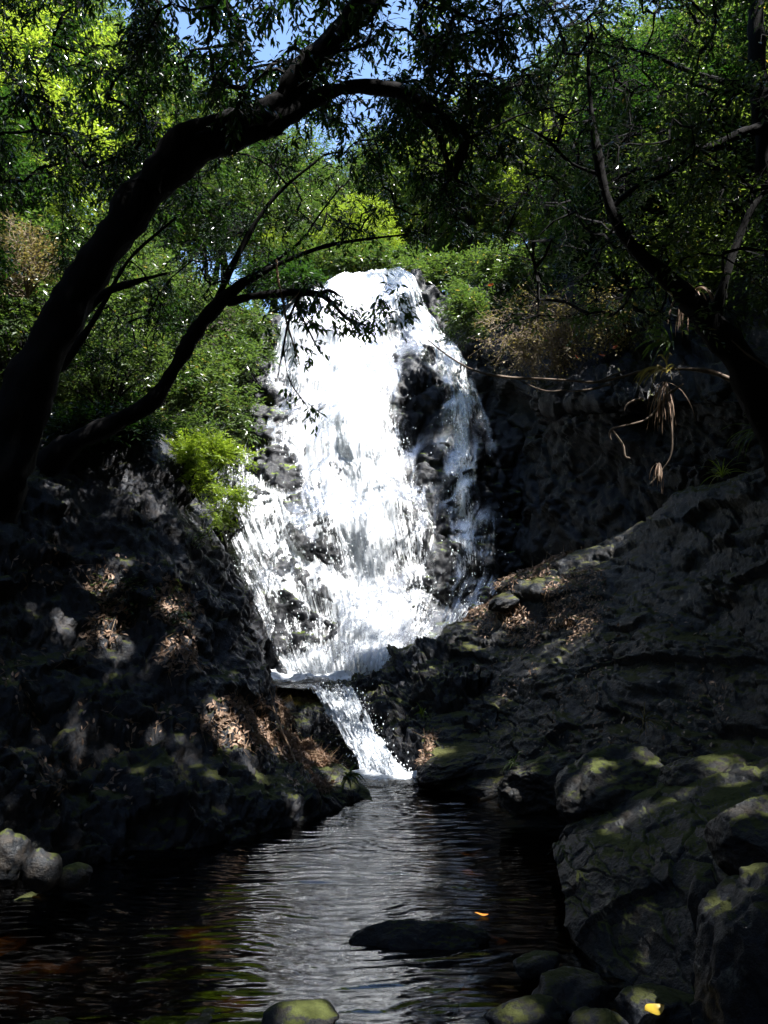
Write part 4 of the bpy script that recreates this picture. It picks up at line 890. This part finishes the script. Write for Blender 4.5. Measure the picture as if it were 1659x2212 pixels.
# bright bush at the edge of the left bank
cen = np.concatenate([ell(400, 1000, 8.1, 45, 30, 0.2, 24), ell(455, 985, 8.4, 85, 25, 0.3, 44), ell(425, 1040, 8.4, 50, 30, 0.3, 30), ell(500, 1075, 8.4, 35, 20, 0.2, 12), ell(465, 1110, 8.3, 35, 15, 0.2, 10)])
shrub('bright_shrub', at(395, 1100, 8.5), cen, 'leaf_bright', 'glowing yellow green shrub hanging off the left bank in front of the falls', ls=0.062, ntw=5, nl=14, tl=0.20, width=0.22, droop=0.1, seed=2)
shrub('shrub', at(1020, 740, 11.6), ell(1010, 680, 11.3, 55, 55, 0.5, 80), 'leaf', 'fresh green shrub on the rock right of the waterfall top', ls=0.07, seed=3)
shrub('dry_shrub', at(1180, 640, 11.4), ell(1170, 715, 10.3, 120, 85, 0.5, 190), 'leaf_dry', 'dry twiggy brown shrub with tiny leaves overhanging the right cliff', ls=0.035, ntw=8, nl=6, tl=0.30, gap=0.35, bark='pale_bark', seed=4, width=0.6, tr=0.0035)
shrub('shrub', at(1350, 640, 10.0), ell(1330, 690, 9.6, 70, 60, 0.4, 90), 'leaf_dry', 'thin yellow leaved shrub right of the dry brown shrub', ls=0.045, ntw=6, nl=7, tl=0.26, gap=0.3, seed=5, width=0.6)
shrub('shrub', at(560, 830, 11.4), ell(500, 800, 11.2, 90, 60, 0.5, 110), 'leaf', 'leafy shrub hugging the rock at the left edge of the waterfall', ls=0.075, seed=6)
shrub('shrub', at(420, 880, 10.6), ell(400, 820, 10.2, 90, 75, 0.5, 120), 'leaf', 'broad green shrub behind the bend of the crooked trunk', ls=0.07, seed=7)
shrub('shrub', at(470, 900, 10.2), ell(480, 900, 10.0, 60, 60, 0.3, 60), 'leaf', 'dark green shrub just above the glowing shrub', ls=0.07, seed=8)
shrub('shrub', at(240, 900, 9.4), ell(220, 780, 9.2, 130, 100, 0.5, 150), 'leaf', 'tangled shrub between the thick trunk and the crooked trunk', ls=0.06, gap=0.1, seed=9)
shrub('dry_shrub', at(60, 640, 8.4), ell(50, 560, 8.2, 80, 80, 0.4, 90), 'leaf_dry', 'pale dry shrub at the left edge behind the thick trunk', ls=0.05, ntw=7, nl=5, gap=0.3, bark='pale_bark', seed=10)
shrub('shrub', at(330, 660, 10.6), ell(330, 640, 10.4, 130, 70, 0.5, 130), 'leaf', 'leafy shrub seen under the arch of the thick leaning trunk', ls=0.07, seed=11)
shrub('shrub', at(960, 620, 13.2), ell(950, 590, 12.9, 100, 32, 0.4, 120), 'leaf', 'low green shrub fringing the right half of the waterfall lip', ls=0.08, seed=12)
shrub('shrub', at(620, 640, 13.3), ell(610, 615, 12.9, 90, 50, 0.4, 150), 'leaf_dark', 'dark shrub fringing the left half of the waterfall lip', ls=0.08, seed=13)
shrub('shrub', at(560, 720, 12.4), ell(555, 730, 12.2, 45, 60, 0.4, 60), 'leaf', 'green shrub clinging beside the upper left edge of the falls', ls=0.07, seed=14)
shrub('shrub', at(1500, 700, 9.2), ell(1500, 560, 9.2, 130, 90, 0.5, 160), 'leaf_yellow', 'loose shrub behind the right leaning tree', ls=0.06, gap=0.2, seed=15)
for i, (x, y, D, rx, ry, n) in enumerate([(430, 1160, 7.9, 40, 14, 10), (250, 1270, 7.0, 90, 50, 16), (380, 1310, 7.0, 30, 40, 8)]):
    shrub('creeping_plant', at(x, y + 10, D), ell(x, y, D - 0.25, rx, ry, 0.1, n), 'leaf', ['leafy sprig poking over the crest of the left bank beside the falls', 'small leaved creeper on the dark face of the left bank', 'creeper trailing beside the hanging roots on the left bank'][i],
          ls=0.045, ntw=3, nl=5, tl=0.13, cat='plant', seed=40 + i, r=0.003, tr=0.0015)

# blade plants: palms, grasses, hanging dry fronds
def blades(name, root, n, L_, wid, mat, label, cat, updir=(0, 0, 1), spread=0.8, droop=1.0, seed=1, nseg=7, group=None):
    rg = np.random.default_rng(seed); mb = MB(); root = np.array(root)
    for k in range(n):
        d = unit(np.array(updir) + rg.normal(size=3) * spread); l = L_ * (0.55 + 0.6 * rg.random()); p = root + rg.normal(size=3) * wid * 0.6; pts = [p]
        v = d.copy()
        for s in range(nseg): p = p + v * l / nseg; v = unit(v + np.array([0, 0, -1]) * droop * 0.28 + rg.normal(size=3) * 0.05); pts.append(p)
        pts = np.array(pts); tg = unit(np.gradient(pts, axis=0)); sd = unit(np.cross(tg, np.array([0.1, -1, 0.25]) + rg.normal(size=3) * 0.5))
        prof = np.sin(np.linspace(0.35, math.pi - 0.02, nseg + 1)) ** 0.8 * wid * 0.5
        nn = np.cross(sd, tg); V = np.stack([pts - sd * prof[:, None] + nn * prof[:, None] * .4, pts, pts + sd * prof[:, None] + nn * prof[:, None] * .4], 1)
        i = np.arange(nseg)[:, None] * 3; Q = np.concatenate([i + [0, 1, 4, 3], i + [1, 2, 5, 4]])
        mb.add(V, None, Q, 0, np.full(len(V) * 3, rg.random()))
    me = mb.mesh(name, [M[mat]], True); me.transform(Matrix.Translation(-Vector(root.tolist()))); o = link(name, me); o.location = root.tolist(); tag(o, label, cat, group); return o
shrub('shrub', at(780, 590, 13.9), ell(790, 560, 13.7, 130, 28, 0.4, 120), 'leaf', 'low bright leaved shrub right above the middle of the waterfall lip', ls=0.08, seed=61)
shrub('shrub', at(1130, 640, 12.4), ell(1110, 590, 12.2, 90, 60, 0.5, 130), 'leaf', 'round green shrub above and behind the dry brown shrub', ls=0.075, seed=62)
shrub('shrub', at(450, 720, 12.0), ell(440, 690, 11.8, 110, 70, 0.5, 150), 'leaf', 'green shrub between the two leaning trunks left of the falls', ls=0.075, seed=63)
shrub('shrub', at(1300, 620, 11.4), ell(1290, 560, 11.2, 110, 70, 0.5, 140), 'leaf_dark', 'dark shrub in the shade under the right leaning tree', ls=0.07, seed=64)
shrub('shrub', at(300, 1010, 8.6), np.concatenate([ell(240, 925, 7.9, 110, 28, 0.3, 110), ell(180, 930, 7.4, 60, 30, 0.2, 40)]), 'leaf_dark', 'dark shrub fringing the crest of the left bank under the crooked trunk', ls=0.06, seed=71)
shrub('shrub', at(390, 1040, 8.9), ell(400, 955, 8.8, 50, 45, 0.3, 50), 'leaf', 'green shrub on the bank crest right of the crooked trunk and above the glowing shrub', ls=0.06, seed=72)
blades('strap_leaf_plant', at(1475, 590, 7.8), 16, 0.42, 0.045, 'leaf_bright', 'bright strap leaved plant in the fork of the right leaning tree', 'plant', spread=0.5, droop=0.5, seed=1)
blades('strap_leaf_plant', at(1450, 745, 7.2), 22, 0.42, 0.02, 'leaf', 'narrow leaved green tuft growing out over the right cliff', 'plant', (-0.8, -0.2, 0.5), 0.45, 0.9, 2)
blades('strap_leaf_plant', at(1440, 800, 7.0), 16, 0.36, 0.02, 'leaf_dry', 'dry arching tuft at the end of the long bare branch', 'plant', (-0.8, -0.2, 0.3), 0.5, 1.2, 3)
blades('dead_fronds', at(1440, 825, 6.9), 26, 0.46, 0.009, 'litter', 'bundle of pale dead fronds hanging down the dark cliff', 'plant', (-0.25, -0.15, -0.6), 0.35, 1.4, 4, 9)
blades('dead_fronds', at(1425, 1000, 6.9), 14, 0.26, 0.007, 'litter', 'lower thin bundle of dead fronds near the end of the hanging root', 'plant', (-0.2, -0.1, -0.7), 0.35, 1.4, 5, 9)
blades('dead_fronds', at(1500, 630, 6.7), 26, 0.42, 0.018, 'litter', 'orange brown dead fronds drooping from the right leaning trunk', 'plant', (-0.2, -0.2, -0.2), 0.5, 1.4, 6, 9)
blades('grass_tuft', at(1560, 1030, 7.0), 30, 0.26, 0.007, 'leaf_bright', 'fine green grass tuft on the upper right of the ridge', 'grass tuft', (0, -0.2, 0.8), 0.5, 0.8, 7)
blades('grass_tuft', at(1640, 930, 6.6), 40, 0.35, 0.01, 'leaf', 'grass tuft at the right edge above the ridge', 'grass tuft', (-0.4, -0.2, 0.5), 0.6, 0.9, 8)
blades('fern', at(750, 1680, 6.6), 26, 0.17, 0.016, 'leaf', 'small fern at the water end of the left bank beside the cascade', 'fern', (0.2, -0.4, 0.8), 0.6, 1.2, 9)
blades('grass_tuft', at(1110, 1650, 6.6), 26, 0.2, 0.006, 'leaf', 'drooping grass tuft on the dark shore right of the flat brown rock', 'grass tuft', (0, -0.3, 0.6), 0.6, 1.3, 10)
blades('grass_tuft', at(912, 1545, 7.9), 18, 0.13, 0.012, 'leaf_bright', 'tiny green tuft on the outcrop face', 'grass tuft', (0, -0.5, 0.7), 0.5, 0.8, 11)
blades('grass_tuft', at(1390, 1560, 5.9), 20, 0.2, 0.008, 'leaf_dry', 'pale dry grass tuft low on the right ridge', 'grass tuft', (0, -0.3, 0.7), 0.5, 0.9, 12)
blades('dead_fronds', at(545, 1440, 7.6), 14, 0.45, 0.012, 'litter', 'dry stalks leaning down the end of the left bank', 'plant', (0.5, -0.3, -0.3), 0.25, 0.7, 13)

# long bare branch and hanging roots on the right
def wood(name, pts, D, mat, label, cat='branch', dD=None, extra=()):
    mb = MB(); limb(mb, pts, D, 7, 0.25, 1.0, 5, 0, dD)
    for e in extra: limb(mb, e, D, 6, 0.2, 2.0, 5)
    o = link(name, mb.mesh(name, [M[mat]], True)); tag(o, label, cat); return o
wood('bare_branch', [(925, 735, 2), (970, 770, 3), (1025, 800, 4), (1095, 815, 4), (1165, 818, 4.5), (1230, 822, 4), (1290, 825, 4), (1350, 812, 4), (1400, 800, 5), (1520, 800, 7), (1600, 830, 9)], 7.4, 'pale_bark',
     'long bare branch running level from the right tree to the edge of the falls',
     extra=[[(1225, 845, 3), (1270, 842, 3.5), (1320, 830, 3)], [(1290, 825, 3), (1320, 812, 3), (1350, 800, 2)], [(1110, 815, 2), (1150, 835, 2), (1185, 845, 2), (1225, 842, 2)]])
wood('hanging_root', [(1475, 830, 5), (1440, 855, 4.5), (1405, 900, 4), (1370, 915, 4), (1325, 925, 4), (1317, 940, 3.5), (1320, 950, 2)], 6.9, 'pale_bark', 'pale root curling out from the hanging fronds with a hooked end', 'root',
     extra=[[(1390, 860, 3), (1370, 865, 4), (1353, 875, 3.5), (1348, 888, 2)], [(1320, 925, 2.5), (1345, 960, 3), (1350, 985, 3), (1360, 990, 2.5)]])
wood('hanging_root', [(1455, 840, 2.5), (1452, 920, 2.5), (1450, 980, 3), (1430, 1015, 2.5), (1405, 1045, 2)], 6.9, 'pale_bark', 'long thin root hanging straight down then bending left under the fronds', 'root')
wood('vine', [(1580, 735, 2), (1620, 770, 2.5), (1665, 800, 2), (1700, 850, 2)], 6.2, 'pale_bark', 'thin pale vine crossing the dark right edge', 'vine')
wood('floating_stick', [(1038, 1729, 5), (1062, 1722, 5.5), (1085, 1712, 5), (1115, 1706, 4), (1160, 1700, 3)], 6.45, 'dead_wood', 'pale bare stick lying on the water by the right shore', 'stick')
wood('dead_stalk', [(545, 1425, 2), (570, 1475, 3), (590, 1530, 3.5), (610, 1580, 3.5), (640, 1650, 3), (650, 1700, 2)], 7.0, 'dead_wood', 'long pale root running down the end of the left bank', 'root', dD=[8.1, 7.75, 7.45, 7.15, 6.75, 6.4])

# single leaves
def one_leaf(name, c, L_, rz, mat, label, tilt=0.0):
    mb = MB(); ys_ = np.linspace(0, 1, 9); wp = np.sin(ys_ * math.pi) ** 0.75 * 0.2
    for s in range(8):
        pass
    top = np.stack([ys_ - .5, wp, 0.06 * np.cos(ys_ * 5) + 0.04], 1); midl = np.stack([ys_ - .5, wp * 0, 0.06 * np.cos(ys_ * 5)], 1); bot = np.stack([ys_ - .5, -wp, 0.06 * np.cos(ys_ * 5) + 0.04], 1)
    V = np.stack([top, midl, bot], 1) * L_; i = np.arange(8)[:, None] * 3
    mb.add(V, None, np.concatenate([i + [0, 1, 4, 3], i + [1, 2, 5, 4]]), 0, np.full(27, 0.5))
    o = link(name, mb.mesh(name, [M[mat]], True)); o.location = c; o.rotation_euler = (tilt, 0.1, rz); tag(o, label, 'leaf'); return o
one_leaf('fallen_leaf', atw(1040, 1975, 0.012), 0.075, 0.1, 'orange', 'orange leaf floating on the dark water right of the reflection')
one_leaf('fallen_leaf', at(1412, 2180, 2.86), 0.11, 0.6, 'yellow', 'yellow leaf lying on the broken stone near the bottom edge', 0.5)
for i, (x, y, D) in enumerate([(1300, 767, 9.9), (1245, 770, 10), (1328, 750, 9.8), (1060, 615, 11.5), (1250, 700, 10)]):
    one_leaf('red_leaf', at(x, y, D - 0.75), 0.09, i, 'red', 'small red leaf caught in the dry shrub on the right', 1.0)['group'] = 'red leaves in the dry shrub'

# leaf litter and rootlets on the banks (uncountable)
def litter_on(G, name, label, n, sz, mat, region, seed, root_frac=0.3):
    rg = np.random.default_rng(seed); nrm = normals(G)
    if (nrm[..., 1] - nrm[..., 2]).mean() > 0: nrm = -nrm
    a, b = G.shape[:2]; i = rg.integers(2, a - 2, n * 14); j = rg.integers(2, b - 2, n * 14); p = G[i, j]; nn = nrm[i, j]
    v = p - np.array([0, 0, CAMZ]); zc = v @ FW; X_ = 829.5 + F * v[:, 0] / zc; Y_ = 1106 - F * (v @ UP) / zc
    q = perlin(p * 2.3 + seed); ok = np.zeros(len(p), bool)
    for (x, y, rx, ry, pr) in region: ok |= (((X_ - x) / rx) ** 2 + ((Y_ - y) / ry) ** 2 < 1) & (rg.random(len(p)) < pr)
    ok &= q > -0.05; p, nn = p[ok][:n], nn[ok][:n]; k = len(p)
    if k < 5: return
    mb = MB(); d = unit(np.cross(nn, rg.normal(size=nn.shape))); leaves(mb, p + nn * 0.02, unit(d + nn * 0.25), nn + rg.normal(size=nn.shape) * 0.5, sz * (0.6 + 0.8 * rg.random(k)), rg, 0, 0.45, 6)
    kk = int(k * root_frac)
    dn = unit(np.cross(nn[:kk], np.cross(np.array([0, 0, -1.0]), nn[:kk])) + rg.normal(size=(kk, 3)) * 0.45)
    A = p[:kk] + nn[:kk] * 0.01; B = A + dn * (0.05 + 0.11 * rg.random((kk, 1))) + nn[:kk] * 0.02
    twigs(mb, A, B, np.full(kk, 0.0028), 1)
    o = link(name, mb.mesh(name, [M[mat], M['dead_wood']], False)); tag(o, label, 'leaf litter', kind='stuff')
litter_on(left_bank_G, 'leaf_litter', 'brown fallen leaves and rootlets clinging to the left bank', 9000, 0.042, 'litter',
          [(220, 1320, 60, 90, 1), (380, 1350, 60, 110, 1), (540, 1560, 120, 60, 0.8), (680, 1620, 80, 90, 0.8), (250, 1500, 260, 300, 0.08), (100, 1250, 100, 100, .1)], 3, 0.22)
litter_on(right_bank_G, 'leaf_litter', 'fallen leaves scattered along the right ridge', 4500, 0.035, 'litter', [(1150, 1290, 170, 110, 1), (1300, 1500, 300, 200, 0.06), (950, 1620, 80, 40, 0.8)], 5, 0.10)
